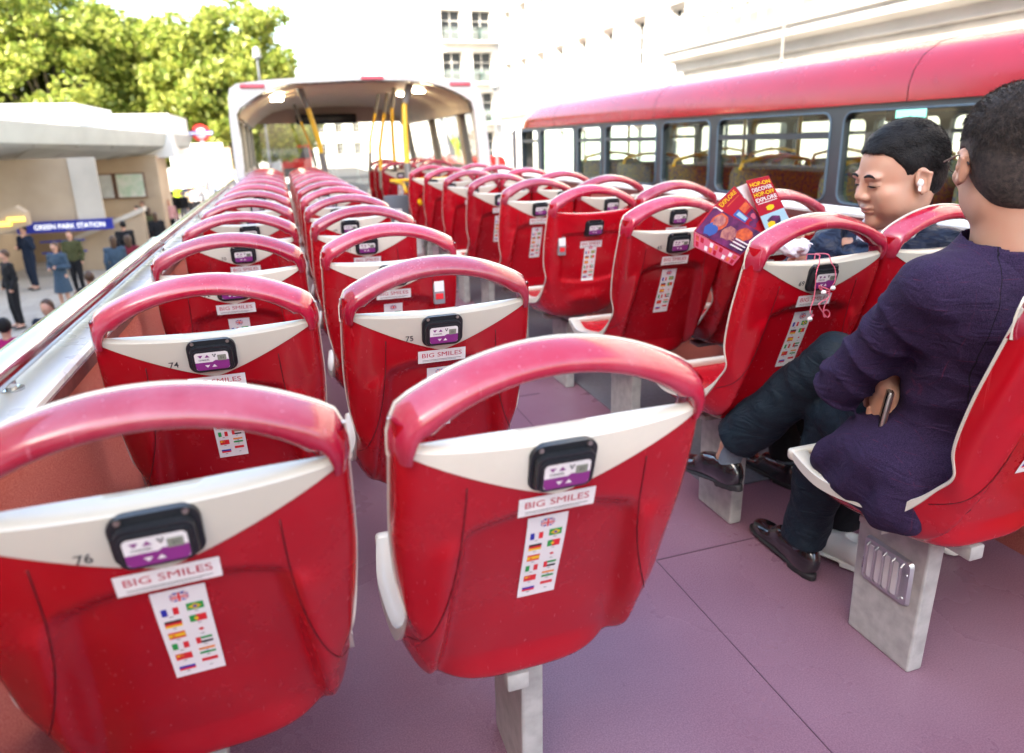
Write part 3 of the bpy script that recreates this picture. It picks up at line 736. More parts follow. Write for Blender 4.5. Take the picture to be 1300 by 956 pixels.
# front end: header with the black destination box, sill, and windscreen
mb = MB(); v = cl([(x, CYE - .06, z) for x, z in Ir] + [(x, CYE - .02, z) for x, z in Ir] + [(x, CYE - .06, min(z, 1.69) - .0) for x, z in Ir] + [(x, CYE - .02, min(z, 1.69)) for x, z in Ir]); f = []
for i in range(n - 1): f += [(i, i + 1, 2 * n + i + 1, 2 * n + i), (n + i, 3 * n + i, 3 * n + i + 1, n + i + 1), (2 * n + i, 2 * n + i + 1, 3 * n + i + 1, 3 * n + i)]
mb.add(v, f); mb.build('front_header', mat('header_lining', (.5, .38, .33), .5), croot, smooth=False)
mb = MB(); mb.add(cl([]), []); mb.box((-.60, CYE - CY - .24, .74), (.42, CYE - CY - .065, .90), bev=.02); d = mb.build('display_box', mat('display_black', (.012, .013, .016), .25), croot, autos=40)
mb = MB(); mb.box((-1.38, CYE - CY - .10, -.93), (1.38, CYE - CY, -.50)); mb.build('front_panel', mat('front_lining', (.7, .68, .62), .5), croot, smooth=False)
mb = MB(); mb.add([(-1.36, CYE - CY - .04, -.49), (1.36, CYE - CY - .04, -.49), (1.30, CYE - CY - .04, .76), (-1.28, CYE - CY - .04, .76)], [(0, 1, 2, 3)]); mb.build('windscreen', GL, croot, smooth=False, fix=False)
for x0, x1 in ((px(304, 106, CY)[0], px(335, 103, CY)[0]), (px(458, 98, CY)[0], px(487, 98, CY)[0]), (px(571, 104, CY)[0], px(597, 107, CY)[0])):
    xm = (x0 + x1) / 2; zz = np.interp(xm, [p[0] for p in OUTp[3:12]], [p[1] for p in OUTp[3:12]]) - .045
    if 0 < xm - .95 + .5 < .9: zz += .032
    mb = MB(); mb.box((x0 - .95, -.016, zz - .93 - .022), (x1 - .95, .004, zz - .93 + .022), bev=.008); mb.build('marker_lamp', mat('marker_red', (.6, .12, .16), .25), croot, autos=40)
for (u, v_, Y) in ((352, 128, 8.9), (352, 134, 9.6), (532, 121, 8.8), (512, 126, 9.6)):
    x, z = px(u, v_, Y); zi = np.interp(x, [p[0] for p in Ir], [p[1] for p in Ir]) - .02
    mb = MB(); mb.tube([(x - .95, Y - CY, zi - .93 + .01), (x - .95, Y - CY, zi - .93 - .012)], [.085, .07], 18); mb.build('ceiling_light', mat('lamp_cover', (1, .86, .6), .3, emit=13), croot)
# destination print on the outside of the front is out of sight
# ---------------- yellow grab poles
YEL = mat('yellow_pole', (.75, .43, .005), .3, coat=.3); SLEEVE = mat('grey_sleeve', (.16, .15, .14), .5)
def pole(pts, r, label, sl=.25):
    r *= 1.35; root = empty('grab_pole', pts[0]); tag(root, label, 'grab pole', 'yellow grab poles under the canopy')
    q = [tuple(np.array(p) - np.array(pts[0])) for p in pts]
    mb = MB(); mb.tube(q, r, 12); mb.build('pole', YEL, root)
    for a, b in ((q[-1], q[-2]), (q[0], q[1])):
        a = np.array(a, float); b = np.array(b, float); d = (b - a) / np.linalg.norm(b - a); mb = MB(); mb.tube([tuple(a), tuple(a + d * sl)], r * 1.25, 12); mb.build('sleeve', SLEEVE, root)
def pp(u, v, Y): x, z = px(u, v, Y); return (x, Y, z)
pole([pp(414, 222, 8.6), pp(405, 180, 8.6), pp(392, 140, 8.6), pp(379, 109, 8.6)], .021, 'thick yellow grab pole leaning on the left of the canopy')
pole([pp(401, 212, 10.8), pp(396, 190, 10.8), pp(384, 160, 10.8), pp(373, 132, 10.8)], .013, 'thin yellow grab pole just behind the thick leaning one')
pole([pp(519, 236, 7.95), pp(515, 180, 8.1), pp(513, 135, 8.2), pp(520, 108, 8.3)], .024, 'thickest yellow grab pole at the stairwell corner, nearest the aisle')
pole([pp(503, 232, 8.9), pp(499, 180, 8.9), pp(497, 140, 8.9), pp(501, 110, 8.9)], .016, 'second yellow grab pole left of the thickest stairwell pole')
pole([pp(485, 240, 9.0), pp(482, 190, 9.3), pp(487, 150, 9.3), pp(492, 118, 9.3)], .016, 'third yellow grab pole at the stairwell with a kink at its middle')
pole([pp(470, 218, 9.9), pp(470, 180, 9.9), pp(475, 150, 9.9), pp(481, 120, 9.9)], .013, 'farthest thin yellow grab pole, left of the other stairwell poles')
# ---------------- stairwell guard
root = empty('stairwell_guard', (1.15, 7.0, 0)); tag(root, 'dark grey stairwell panel with white notice and yellow rails', 'stair guard')
a = px(480, 240, 8.0); b = px(513, 240, 7.2)
mb = MB(); mb.box((-.16, .35, .0), (.10, .40, .80), bev=.02); mb.build('guard_panel', mat('guard_grey', (.09, .10, .12), .5), root, autos=40)
mb = MB(); mb.box((-.06, .345, .52), (.02, .3495, .66)); mb.build('notice', WHITEP, root, smooth=False)
mb = MB(); mb.tube([(.0, .9, .92), (.5, .9, .92), (.9, .9, .93)], .018, 10); mb.tube([(.02, .0, .86), (.08, .5, .9), (.02, .9, .92)], .018, 10); mb.tube([(.12, -.2, .75), (.10, .2, .9)], .02, 10); mb.build('guard_rail', YEL, root)
mb = MB(); mb.box((.10, .1, .2), (.17, .30, .86), bev=.02); mb.build('white_bracket', WHITEB, root, autos=40)
# ================================================================ street
def facade(root, o, u, n, W, H, wins, mt, depth=.25, name='facade_wall', frame=None, bars=(1, 2), glassm=None, z0=0):
    """wall with real openings; o = corner, u = along, n = outward normal. wins: (u0, z0, w, h)"""
    o, u, n = Vector(o), Vector(u), Vector(n)
    us = sorted({0, W} | {round(a, 3) for q in wins for a in (q[0], q[0] + q[2])}); zs = sorted({0, H} | {round(a, 3) for q in wins for a in (q[1], q[1] + q[3])})
    W_ = {(round(q[0], 3), round(q[1], 3)): q for q in wins}; mb = MB(); P = lambda a, z, d=0: tuple(o + u * a + Vector((0, 0, z)) - n * d)
    for i in range(len(us) - 1):
        for j in range(len(zs) - 1):
            cu, cz = (us[i] + us[i + 1]) / 2, (zs[j] + zs[j + 1]) / 2
            if any(q[0] < cu < q[0] + q[2] and q[1] < cz < q[1] + q[3] for q in wins): continue
            mb.add([P(us[i], zs[j]), P(us[i + 1], zs[j]), P(us[i + 1], zs[j + 1]), P(us[i], zs[j + 1])], [(0, 1, 2, 3)])
    for q in wins:
        a, z, w_, h = q; c = [(a, z), (a + w_, z), (a + w_, z + h), (a, z + h)]
        for k in range(4):
            (p, r), (s, t) = c[k], c[(k + 1) % 4]; mb.add([P(p, r), P(s, t), P(s, t, depth), P(p, r, depth)], [(0, 1, 2, 3)])
    mb.build(name, mt, root, smooth=False, fix=False)
    cache = {}
    for q in wins:
        a, z, w_, h = q; key = (round(w_, 2), round(h, 2))
        if key not in cache:
            f = MB(); B = lambda x0, z0_, x1, z1_, d0, d1: f.add([tuple(u * x + Vector((0, 0, zz)) - n * d) for d in (d0, d1) for x, zz in ((x0, z0_), (x1, z0_), (x1, z1_), (x0, z1_))], [(0, 1, 2, 3), (4, 7, 6, 5), (0, 4, 5, 1), (1, 5, 6, 2), (2, 6, 7, 3), (3, 7, 4, 0)])
            t = .07; D0, D1 = depth - .1, depth - .02
            B(0, 0, w_, t, D0, D1); B(0, h - t, w_, h, D0, D1); B(0, t, t, h - t, D0, D1); B(w_ - t, t, w_, h - t, D0, D1)
            for k in range(1, bars[0] + 1): xx = w_ * k / (bars[0] + 1); B(xx - .02, t, xx + .02, h - t, D0 + .01, D1)
            for k in range(1, bars[1] + 1): zz = h * k / (bars[1] + 1); B(t, zz - .02, w_ - t, zz + .02, D0 + .02, D1 - .01)
            B(-.08, -.12, w_ + .08, -.001, -.1, .1)
            fo = f.build('window', frame or FRAMEW, root, smooth=False, fix=False); g = MB(); g.add([tuple(u * x + Vector((0, 0, zz)) - n * (depth - .005)) for x, zz in ((0, 0), (w_, 0), (w_, h), (0, h))], [(0, 1, 2, 3)])
            po = g.build('pane', glassm or DARKGL, fo, smooth=False, fix=False); cache[key] = (fo.data, po.data); fo.location = P(a, z)
        else:
            fo = bpy.data.objects.new('window', cache[key][0]); col.objects.link(fo); fo.parent = root; fo.location = P(a, z)
            po = bpy.data.objects.new('pane', cache[key][1]); col.objects.link(po); po.parent = fo
FRAMEW = mat('painted_window_frame', (.6, .58, .54), .5)
DARKGL = mat('dark_window_glass', (.018, .022, .026), .35, spec=.3)
STONE = mat('portland_stone', (.56, .52, .45), .75, noise=.25, nscale=.8, bump=.3, bscale=3)
STONE2 = mat('pale_stone', (.62, .60, .56), .75, noise=.2, nscale=.6)
TAN = mat('tan_stone', (.46, .36, .25), .7, noise=.35, nscale=.7, c2=(.36, .27, .18), detail=7)
ASPH = mat('asphalt', (.055, .055, .058), .85, noise=.4, nscale=3, bump=.3, bscale=30)
PAVE = mat('paving', (.33, .30, .26), .8, noise=.3, nscale=1.2)
def paving(name, c):
    if name in MATS: return MATS[name]
    mt = mat(name, c, .8); n = mt.node_tree.nodes; l = mt.node_tree.links; b = n['Principled BSDF']
    tc = n.new('ShaderNodeTexCoord'); br = n.new('ShaderNodeTexBrick'); br.inputs['Scale'].default_value = 1; br.inputs['Brick Width'].default_value = .9; br.inputs['Row Height'].default_value = .6; br.inputs['Mortar Size'].default_value = .008
    br.inputs['Color1'].default_value = (*c, 1); br.inputs['Color2'].default_value = (*[x * .82 for x in c], 1); br.inputs['Mortar'].default_value = (*[x * .45 for x in c], 1)
    l.new(tc.outputs['Object'], br.inputs['Vector']); l.new(br.outputs[0], b.inputs['Base Color']); return mt
def sheet(name, x0, y0, x1, y1, z, mt, h=0):
    mb = MB()
    if h: mb.box((x0, y0, z - h), (x1, y1, z))
    else: mb.add([(x0, y0, z), (x1, y0, z), (x1, y1, z), (x0, y1, z)], [(0, 1, 2, 3)])
    return mb.build(name, mt, smooth=False, kind='structure')
sheet('ground', -900, -900, 900, 1500, GZ - .16, mat('far_ground', (.16, .15, .13), .9, noise=.3, nscale=.05))
sheet('road', -1.6, -80, 12.2, 400, GZ - .13, ASPH)
sheet('pavement', -60, -80, -1.75, 200, GZ, paving('plaza_paving', (.36, .33, .29)), .14)
sheet('pavement', 12.35, -80, 40, 400, GZ, paving('street_paving', (.34, .32, .29)), .14)
KERB = mat('kerb_stone', (.4, .39, .37), .7)
sheet('kerb', -1.749, -80, -1.6, 200, GZ + .002, KERB, .14); sheet('kerb', 12.2, -80, 12.349, 400, GZ + .002, KERB, .14)
mb = MB()
for k in range(24): mb.add([(4.6 + .0, 14 + 6 * k, GZ - .126), (4.72, 14 + 6 * k, GZ - .126), (4.72, 17 + 6 * k, GZ - .126), (4.6, 17 + 6 * k, GZ - .126)], [(0, 1, 2, 3)])
mb.build('road_marking', WHITEP, smooth=False, kind='structure')
def prow(x0, x1, n_, w_): s_ = (x1 - x0) / n_; return [x0 + s_ * (i + .5) - w_ / 2 for i in range(n_)]
# near stone building on the right
r = empty('stone_building', (14, -22, GZ)); tag(r, 'long stone building with heavy cornice above the covered bus roof', 'building')
rl = lambda q: q
wins = [(u, z, 1.25, h) for z, h in ((1.2, 3.0), (7.9, 2.6), (11.8, 2.2), (15.4, 1.8)) for u in prow(.6, 44.4, 13, 1.25)]
facade(r, (0, 0, 0), (0, 1, 0), (-1, 0, 0), 45, 20, wins, STONE, .3)
mb = MB(); mb.box((.001, 0, 0), (14, 45, 20)); MB.build(mb, 'building_core', STONE, r, smooth=False)
bpy.data.objects.remove([c for c in r.children if c.name.startswith('building_core')][0])
mb = MB(); mb.add([(0, 45, 0), (14, 45, 0), (14, 45, 20), (0, 45, 20), (0, 0, 0), (14, 0, 0), (14, 0, 20), (0, 0, 20)], [(0, 1, 2, 3), (4, 5, 6, 7), (3, 2, 6, 7), (1, 2, 6, 5)]); mb.build('side_wall', STONE, r, smooth=False, fix=False)
def cornice(root, y0, y1, z, s=1, x=0, name='cornice'):
    mb = MB(); prof = [(x - .002, z - .35 * s), (x - .10 * s, z - .33 * s), (x - .14 * s, z - .12 * s), (x - .5 * s, z - .05 * s), (x - .52 * s, z + .12 * s), (x - .62 * s, z + .16 * s), (x - .62 * s, z + .26 * s), (x - .002, z + .32 * s)]
    mb.prism(prof, y0, y1); mb.build(name, STONE2, root, smooth=False)
cornice(r, -.3, 45.3, 6.25, 1.25); cornice(r, -.3, 45.3, 19.2, 1.1); cornice(r, 0, 45, 10.9, .45, name='string_course')
for k in range(60): mb = MB(); mb.box((-.55, .3 + k * .75, 6.72), (-.43, .42 + k * .75, 7.35), bev=0); mb.build('baluster', STONE2, r, smooth=False)
mb = MB(); mb.box((-.62, -.2, 7.351), (-.36, 45.2, 7.5)); mb.build('balustrade_rail', STONE2, r, smooth=False)
# second building, set back
r = empty('white_building', (18.5, 25, GZ)); tag(r, 'tall pale building with small shaded windows beyond the stone cornice', 'building')
wins = [(u, z, 1.1, 2.2) for z in (2.0, 7.2, 11.0, 14.8, 18.6) for u in prow(.5, 33.5, 9, 1.1)]
facade(r, (0, 0, 0), (0, 1, 0), (-1, 0, 0), 34, 23, wins, STONE2, .3)
wins = [(u, z, 1.0, 1.9) for z in (7.2, 11.0, 14.8) for u in (1.5, 4.5, 7.5)]
facade(r, (9, 0, 0), (-1, 0, 0), (0, -1, 0), 9, 23, wins[:0], STONE2, .3, name='end_wall')
cornice(r, 0, 34, 5.6, .9); cornice(r, 0, 34, 22, 1.1)
for z in (7.2, 11.0, 14.8, 18.6):
    for u in prow(.5, 33.5, 9, 1.5): mb = MB(); mb.box((-.28, u - .0, z + 2.32), (-.003, u + 1.5, z + 2.5)); mb.build('window_hood', STONE2, r, smooth=False)
# third building closing the view
r = empty('glass_balcony_building', (13.2, 60, GZ)); tag(r, 'pale corner building with tall slit windows and glazed balconies beyond the canopy', 'building')
wins = [(u, z, .7, 3.6) for z in (2.5, 8.0, 13.0) for u in prow(.5, 27.5, 9, .7)]
facade(r, (0, 0, 0), (0, 1, 0), (-1, 0, 0), 28, 18, wins, STONE2, .4, bars=(0, 1))
wins = [(u, z, 1.7, 2.4) for z in (2.0, 5.2, 8.4, 11.6) for u in (.6, 3.2)] + [(u, z, 1.0, 1.6) for z in (2.4, 5.6, 8.8, 12.0) for u in (6.4, 9.0, 11.6)]
facade(r, (0, 0, 0), (1, 0, 0), (0, -1, 0), 16, 18, wins, STONE2, .5)
for z in (5.0, 8.2, 11.4):
    mb = MB(); mb.box((.4, -1.0, z), (5.4, -.003, z + .15)); bo = mb.build('balcony', STONE2, r, smooth=False)
    mb = MB(); mb.box((.42, -.98, z + .15), (5.38, -.95, z + 1.15)); mb.build('balcony_glass', glass('balcony_glass_mat', (.6, .75, .75)), bo, smooth=False)
mb = MB(); mb.box((-.2, -.2, 18.0), (16.2, 28.2, 18.3)); mb.build('parapet', STONE2, r, smooth=False)
for k, (x, y, w_, h, lab) in enumerate(((24, 95, 20, 24, 'tall pale block far behind the glazed balconies'), (-2.5, 190, 16, 12, 'long pale building closing the far end of the road'), (11, 118, 12, 15, 'pale building with grey windows far along the road'))):
    r = empty('distant_building', (x, y, GZ)); tag(r, lab, 'building')
    wins = [(u, z, 1.2, 1.9) for z in np.arange(2, h - 3, 3.4) for u in prow(.5, w_ - .5, int(w_ / 2.6), 1.2)]
    facade(r, (-w_ / 2, 0, 0), (1, 0, 0), (0, -1, 0), w_, h, wins, STONE2, .3)
    mb = MB(); mb.add([(-w_ / 2, 0, 0), (-w_ / 2, 20, 0), (-w_ / 2, 20, h), (-w_ / 2, 0, h), (w_ / 2, 0, h), (w_ / 2, 20, h)], [(0, 1, 2, 3), (3, 2, 5, 4)]); mb.build('side_wall', STONE2, r, smooth=False, fix=False)
# unseen hotel added behind and to the left to keep the buses in shade
r = empty('shade_hotel', (-12, -60, GZ)); tag(r, 'massive unseen stone hotel with arcade and slate roof, added left of the buses for shade', 'building')
wins = [(u, z, 1.4, h) for z, h in ((1.0, 3.4), (6.0, 2.6), (10.2, 2.4), (14.2, 2.0)) for u in prow(1, 75, 19, 1.4)]
facade(r, (0, 0, 0), (0, 1, 0), (1, 0, 0), 76, 18, wins, STONE, .35)
mb = MB(); mb.add([(0, 76, 0), (-18, 76, 0), (-18, 76, 18), (0, 76, 18), (0, 0, 0), (-18, 0, 0), (-18, 0, 18), (0, 0, 18)], [(0, 1, 2, 3), (4, 5, 6, 7), (1, 5, 6, 2)]); mb.build('side_wall', STONE, r, smooth=False, fix=False)
mb = MB(); mb.prism([(.4, 18.002), (.4, 18.5), (-3, 22.5), (-15, 22.5), (-18.4, 18.5), (-18.4, 18.002)], 0, 76); mb.build('slate_roof', mat('slate', (.12, .13, .14), .6, noise=.3, nscale=2), r, smooth=False)
# flagpole on the cornice
mb = MB(); x = 13.2; p0 = px(992, 80, x / .95); 
def onX(u, v, X):
    d = RW @ np.array([(u - 650) / 875, (v - 433) / 875, 1]); d = d * X / d[0]; return (X, d[1], d[2] + EYE)
a, b = onX(992, 78, 12.9), onX(1003, -30, 12.9)
root = empty('flagpole', a); tag(root, 'thin dark hanging pole in front of the stone cornice', 'pole'); mb = MB(); mb.tube([(0, 0, 0), (0, 0, b[2] - a[2] + 3)], .04, 8); mb.sphere((0, 0, 0), .07); mb.build('pole', SLEEVE, root)
mb = MB(); mb.tube([(0, 0, 3.5), (1.08, 0, 3.5)], .03, 8); mb.build('wall_bracket', SLEEVE, root)
# ---------------- station
def P3(u, v, Y): x, z = px(u, v, Y); return (x, Y, z)
r = empty('underground_station', (-6, 24, GZ)); tag(r, 'low tan stone station entrance with thick flat canopy roof', 'station')
rv = lambda pts: [(a + 6, b - 24, c - GZ) for a, b, c in pts]
def hexa(q, name, mt): mb = MB(); mb.add(rv(q), [(0, 1, 2, 3), (4, 7, 6, 5), (0, 4, 5, 1), (1, 5, 6, 2), (2, 6, 7, 3), (3, 7, 4, 0)]); return mb.build(name, mt, r, smooth=False)
xr2 = P3(204, 240, 31)[0]; xl2 = P3(100, 240, 31)[0]; zt2 = P3(100, 200, 31)[2]; xr = P3(119.5, 240, 24)[0]; zt = P3(100, 200, 24)[2]; xo0, xo1 = P3(36, 290, 24)[0], P3(134, 290, 24)[0]; zo = P3(90, 293, 24)[2]; zsT = P3(90, 279, 24)[2]
hexa([(-16, 24, zo), (xr, 24, zo), (xr, 24, zt), (-16, 24, zt), (-16, 24.5, zo), (xr, 24.5, zo), (xr, 24.5, zt), (-16, 24.5, zt)], 'stone_wall', TAN)
hexa([(xl2, 31, GZ), (xr2, 31, GZ), (xr2, 31, zt2), (xl2, 31, zt2), (xl2, 33.5, GZ), (xr2, 33.5, GZ), (xr2, 33.5, zt2), (xl2, 33.5, zt2)], 'stone_wall', TAN)
hexa([(-16, 24, GZ), (xo0 - 1.2, 24, GZ), (xo0 - 1.2, 24, zo), (-16, 24, zo), (-16, 30, GZ), (xo0 - 1.2, 30, GZ), (xo0 - 1.2, 30, zo), (-16, 30, zo)], 'stone_wall', TAN)
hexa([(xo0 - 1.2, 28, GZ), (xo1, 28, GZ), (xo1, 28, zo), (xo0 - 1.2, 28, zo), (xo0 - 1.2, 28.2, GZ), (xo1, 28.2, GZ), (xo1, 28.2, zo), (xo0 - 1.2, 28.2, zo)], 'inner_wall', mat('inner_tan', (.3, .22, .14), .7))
a0, a1 = P3(84, 200, 23.9)[0], P3(119, 200, 23.9)[0]
hexa([(a0, 23.9, zo), (a1, 23.9, zo), (a1, 23.9, zt), (a0, 23.9, zt), (a0, 23.998, zo), (a1, 23.998, zo), (a1, 23.998, zt), (a0, 23.998, zt)], 'pilaster', STONE)
A, B, A2, B2, C_, D_ = P3(-120, 141, 19), P3(244, 172, 34), P3(-120, 179, 19), P3(242, 186, 34), P3(-120, 222, 24.01), P3(206, 196, 33)
ROOFM = mat('canopy_concrete', (.50, .53, .50), .7, noise=.15, nscale=1)
hexa([A2, B2, B, A, C_, D_, (D_[0], 38, B[2]), (-22, 38, A[2])], 'flat_canopy', ROOFM)
for k in range(7):
    t = k / 7; p = [A2[i] * (1 - t) + B2[i] * t for i in range(3)]; q = [C_[i] * (1 - t) + D_[i] * t for i in range(3)]
    mb = MB(); mb.tube(rv([(p[0], p[1] + .2, p[2] - .02), (q[0], q[1] - .2, q[2] - .02)]), .035, 6); mb.build('soffit_shadow_stripe', mat('soffit_shadow', (.3, .29, .26), .7), r)  # dark tubes stand in for the shadow stripes under the canopy
for (u0, u1, v0, Y) in ((-160, 96, 131, 31), (96.5, 213, 144, 31.5)):
    p, q = P3(u0, v0, Y), P3(u1, v0, Y); hexa([(p[0], Y, 1.0), (q[0], Y, 1.0), (q[0], Y, q[2]), (p[0], Y, q[2]), (p[0], Y + 6, 1.0), (q[0], Y + 6, 1.0), (q[0], Y + 6, q[2]), (p[0], Y + 6, q[2])], 'parapet_block', mat('white_render', (.72, .71, .68), .7))
# sign and notice boards
r2 = empty('station_sign', ((xo0 + xo1) / 2, 23.9, (zo + zsT) / 2)); tag(r2, 'blue illuminated strip sign reading GREEN PARK STATION over the steps', 'sign')
hw, hh = (xo1 - xo0) / 2 + .25, (zsT - zo) / 2
mb = MB(); mb.box((-hw, -.06, -hh), (hw, .06, hh)); mb.build('sign_board', mat('sign_blue', (.02, .03, .28), .3), r2, smooth=False)
V, F = text2d('GREEN PARK STATION', 1, .012, width=2 * hw * .74); V = V * np.array([1, hh * 1.25])
mb = MB(); mb.add([(x + .12, -.066, z) for x, z in V], F); mb.build('lettering', mat('sign_white', (.9, .9, .9), .4, emit=.15), r2, smooth=False, fix=False)
b0, b1 = P3(122, 221, 30.8), P3(187, 251, 30.8)
def board(x0, x1, z0, z1, c, label):
    rr = empty('notice_board', ((x0 + x1) / 2, 30.9, (z0 + z1) / 2)); tag(rr, label, 'notice board'); hw, hh = (x1 - x0) / 2, (z1 - z0) / 2
    mb = MB(); mb.box((-hw, -.03, -hh), (hw, .09, hh)); mb.build('board_frame', mat('board_frame', (.16, .08, .05), .5), rr, smooth=False)
    mb = MB(); mb.box((-hw + .05, -.034, -hh + .05), (hw - .05, -.0302, hh - .05)); mb.build('poster', c, rr, smooth=False)
xm = b0[0] + (b1[0] - b0[0]) * .34
board(b0[0], xm - .03, b1[2], b0[2], mat('poster_grey', (.5, .53, .52), .4, noise=.2, nscale=4), 'grey notice board left of the map on the station wall')
board(xm + .03, b1[0], b1[2], b0[2], mat('poster_map', (.62, .62, .55), .4, noise=.3, nscale=3, c2=(.35, .5, .35)), 'pale map board on the tan station wall')
r = empty('ramp_wall', (-5, 25.2, GZ)); tag(r, 'sloping stone wall beside the station steps', 'wall')
q0, q1 = P3(96, 307, 25.4), P3(182, 268, 25.4)
mb = MB(); rq = [(q0[0] + .0, GZ), (q1[0], GZ), (q1[0], q1[2]), (q0[0], q0[2])]; mb.prism([(x + 5, z - GZ) for x, z in rq], 0, .45); mb.build('stone_face', TAN, r, smooth=False)
mb = MB(); mb.prism([(q0[0] + 5 - .05, q0[2] - GZ + .002), (q1[0] + 5 + .05, q1[2] - GZ + .002), (q1[0] + 5 + .05, q1[2] - GZ + .15), (q0[0] + 5 - .05, q0[2] - GZ + .15)], -.08, .53); mb.build('coping', STONE, r, smooth=False)
for k in range(2):
    mb = MB(); mb.tube([(q0[0] + 5 - .9, -.1, 1.0 - .35 * k), (q0[0] + 5 + .35, -.1, 1.0 - .35 * k)], .03, 8); mb.build('stair_rail', mat('rail_blue', (.03, .06, .4), .4), r)
r = empty('ramp_wall', (-8, 22, GZ)); tag(r, 'slanting stone beam with yellow strip lights at the far left', 'wall')
q0, q1, q2 = P3(-60, 300, 22), P3(18, 262, 22), P3(31, 270, 22)
mb = MB(); mb.prism([(q0[0] + 8, q0[2] - GZ - .3), (q2[0] + 8, q2[2] - GZ - .35), (q2[0] + 8, q2[2] - GZ), (q1[0] + 8, q1[2] - GZ), (q0[0] + 8, q0[2] - GZ + .1)], 0, .4); mb.build('stone_face', TAN, r, smooth=False)
for (u, v_) in ((3, 285), (20, 279)):
    a = P3(u, v_, 21.95); mb = MB(); mb.box((a[0] + 8 - .2, -.06, a[2] - GZ - .05), (a[0] + 8 + .2, -.002, a[2] - GZ + .06)); mb.build('strip_light', mat('strip_yellow', (1, .7, .1), .4, emit=.4), r, smooth=False)
mb = MB(); mb.box((-1.55, 0, 0), (-1.2, .4, 2.0)); mb.build('stone_face', TAN, r, smooth=False)
r = empty('garden_wall', (P3(252, 200, 46)[0], 46, GZ)); tag(r, 'bright white wall beyond the station with people in front', 'wall')
w0, w1, w2 = P3(213, 183, 46), P3(282, 183, 46), P3(292, 187, 46); c = P3(252, 200, 46)[0]
mb = MB(); mb.box((w0[0] - c, 0, 0), (w1[0] - c, .5, w0[2] - GZ)); mb.build('wall_face', mat('white_wall', (.75, .73, .68), .7), r, smooth=False)
mb = MB(); mb.box((w1[0] - c + .001, -.1, 0), (w2[0] - c, .6, w2[2] - GZ)); mb.build('end_pier', TAN, r, smooth=False)
# roundel
p = P3(255, 169, 34); r = empty('station_roundel', (p[0], 34, GZ)); tag(r, 'round red and blue station sign on a white pole', 'sign'); h = p[2] - GZ
mb = MB(); mb.tube([(0, 0, 0), (0, 0, h - .3)], .10, 12); mb.build('pole', mat('white_pole', (.8, .8, .78), .4), r)
def ring(r0, r1, y0, y1):
    mb = MB(); N = 32; v = [(rr * math.cos(2 * math.pi * k / N), y, h + rr * math.sin(2 * math.pi * k / N)) for y in (y0, y1) for rr in (r0, r1) for k in range(N)]; f = []
    for k in range(N): j = (k + 1) % N; f += [(k, j, N + j, N + k), (2 * N + k, 3 * N + k, 3 * N + j, 2 * N + j), (k, 2 * N + k, 2 * N + j, j), (N + k, N + j, 3 * N + j, 3 * N + k)]
    mb.add(v, f); return mb
ring(.22, .37, -.05, .05).build('red_ring', mat('roundel_red', (.65, .03, .03), .3), r, smooth=False)
ring(0.001, .219, -.03, .03).build('white_disc', mat('roundel_white', (.8, .8, .8), .4), r, smooth=False)
mb = MB(); mb.box((-.48, -.07, h - .08), (.48, .07, h + .09)); mb.build('blue_bar', mat('sign_blue', (.02, .03, .28), .3), r, smooth=False)
V, F = text2d('UNDERGROUND', .12, .02, width=.95); mb = MB(); mb.add([(x, -.074, h + z) for x, z in V], F); mb.build('lettering', mat('sign_white', (.9, .9, .9), .4), r, smooth=False, fix=False)
# street lamps
for (u, v0, Y, lab) in ((325, 62, 30, 'slim grey street lamp against the sunlit tree'), (628, 100, 26, 'grey street lamp between the canopy and the covered bus'), (652, 138, 13, 'thin dark pole at the front corner of the covered bus')):
    p = P3(u, v0, Y); r = empty('street_lamp' if Y > 20 else 'signal_pole', (p[0], Y, GZ)); tag(r, lab, 'street lamp' if Y > 20 else 'pole'); h = p[2] - GZ
    mb = MB(); mb.tube([(0, 0, 0), (0, 0, .8), (0, 0, h - .4)], [.09, .06, .04] if Y > 20 else [.05, .05, .045], 10); mb.build('pole', mat('lamp_grey', (.14, .15, .16), .5), r)
    if Y > 20:
        mb = MB(); mb.tube([(0, 0, h - .4), (0, 0, h - .3), (0, 0, h), (0, 0, h + .08)], [.05, .16, .13, .03], 12); mb.build('lantern', mat('lantern', (.3, .32, .33), .3), r)
    else:
        mb = MB(); mb.tube([(0, 0, h - .4), (.1, 0, h - .3), (.3, 0, h - .5)], .02, 8); mb.build('arm', mat('lamp_grey', (.14, .15, .16), .5), r)
# ---------------- trees
def leafmat(name, c, c2):
    mt = bpy.data.materials.new(name); mt.use_nodes = True; n = mt.node_tree.nodes; l = mt.node_tree.links; b = n['Principled BSDF']
    g = n.new('ShaderNodeNewGeometry'); r_ = n.new('ShaderNodeValToRGB'); r_.color_ramp.elements[0].color = (*c, 1); r_.color_ramp.elements[1].color = (*c2, 1)
    l.new(g.outputs['Random Per Island'], r_.inputs[0]); l.new(r_.outputs[0], b.inputs['Base Color']); b.inputs['Roughness'].default_value = .5
    t = n.new('ShaderNodeBsdfTranslucent'); l.new(r_.outputs[0], t.inputs[0]); mx = n.new('ShaderNodeMixShader'); mx.inputs[0].default_value = .5
    l.new(b.outputs[0], mx.inputs[1]); l.new(t.outputs[0], mx.inputs[2]); l.new(mx.outputs[0], n['Material Output'].inputs[0]); return mt
LEAF1 = leafmat('leaf_lime', (.15, .22, .03), (.38, .40, .08)); LEAF2 = leafmat('leaf_green', (.08, .15, .03), (.22, .28, .06))
BARK = mat('bark', (.16, .13, .10), .85, noise=.4, nscale=6, bump=.5, bscale=14)
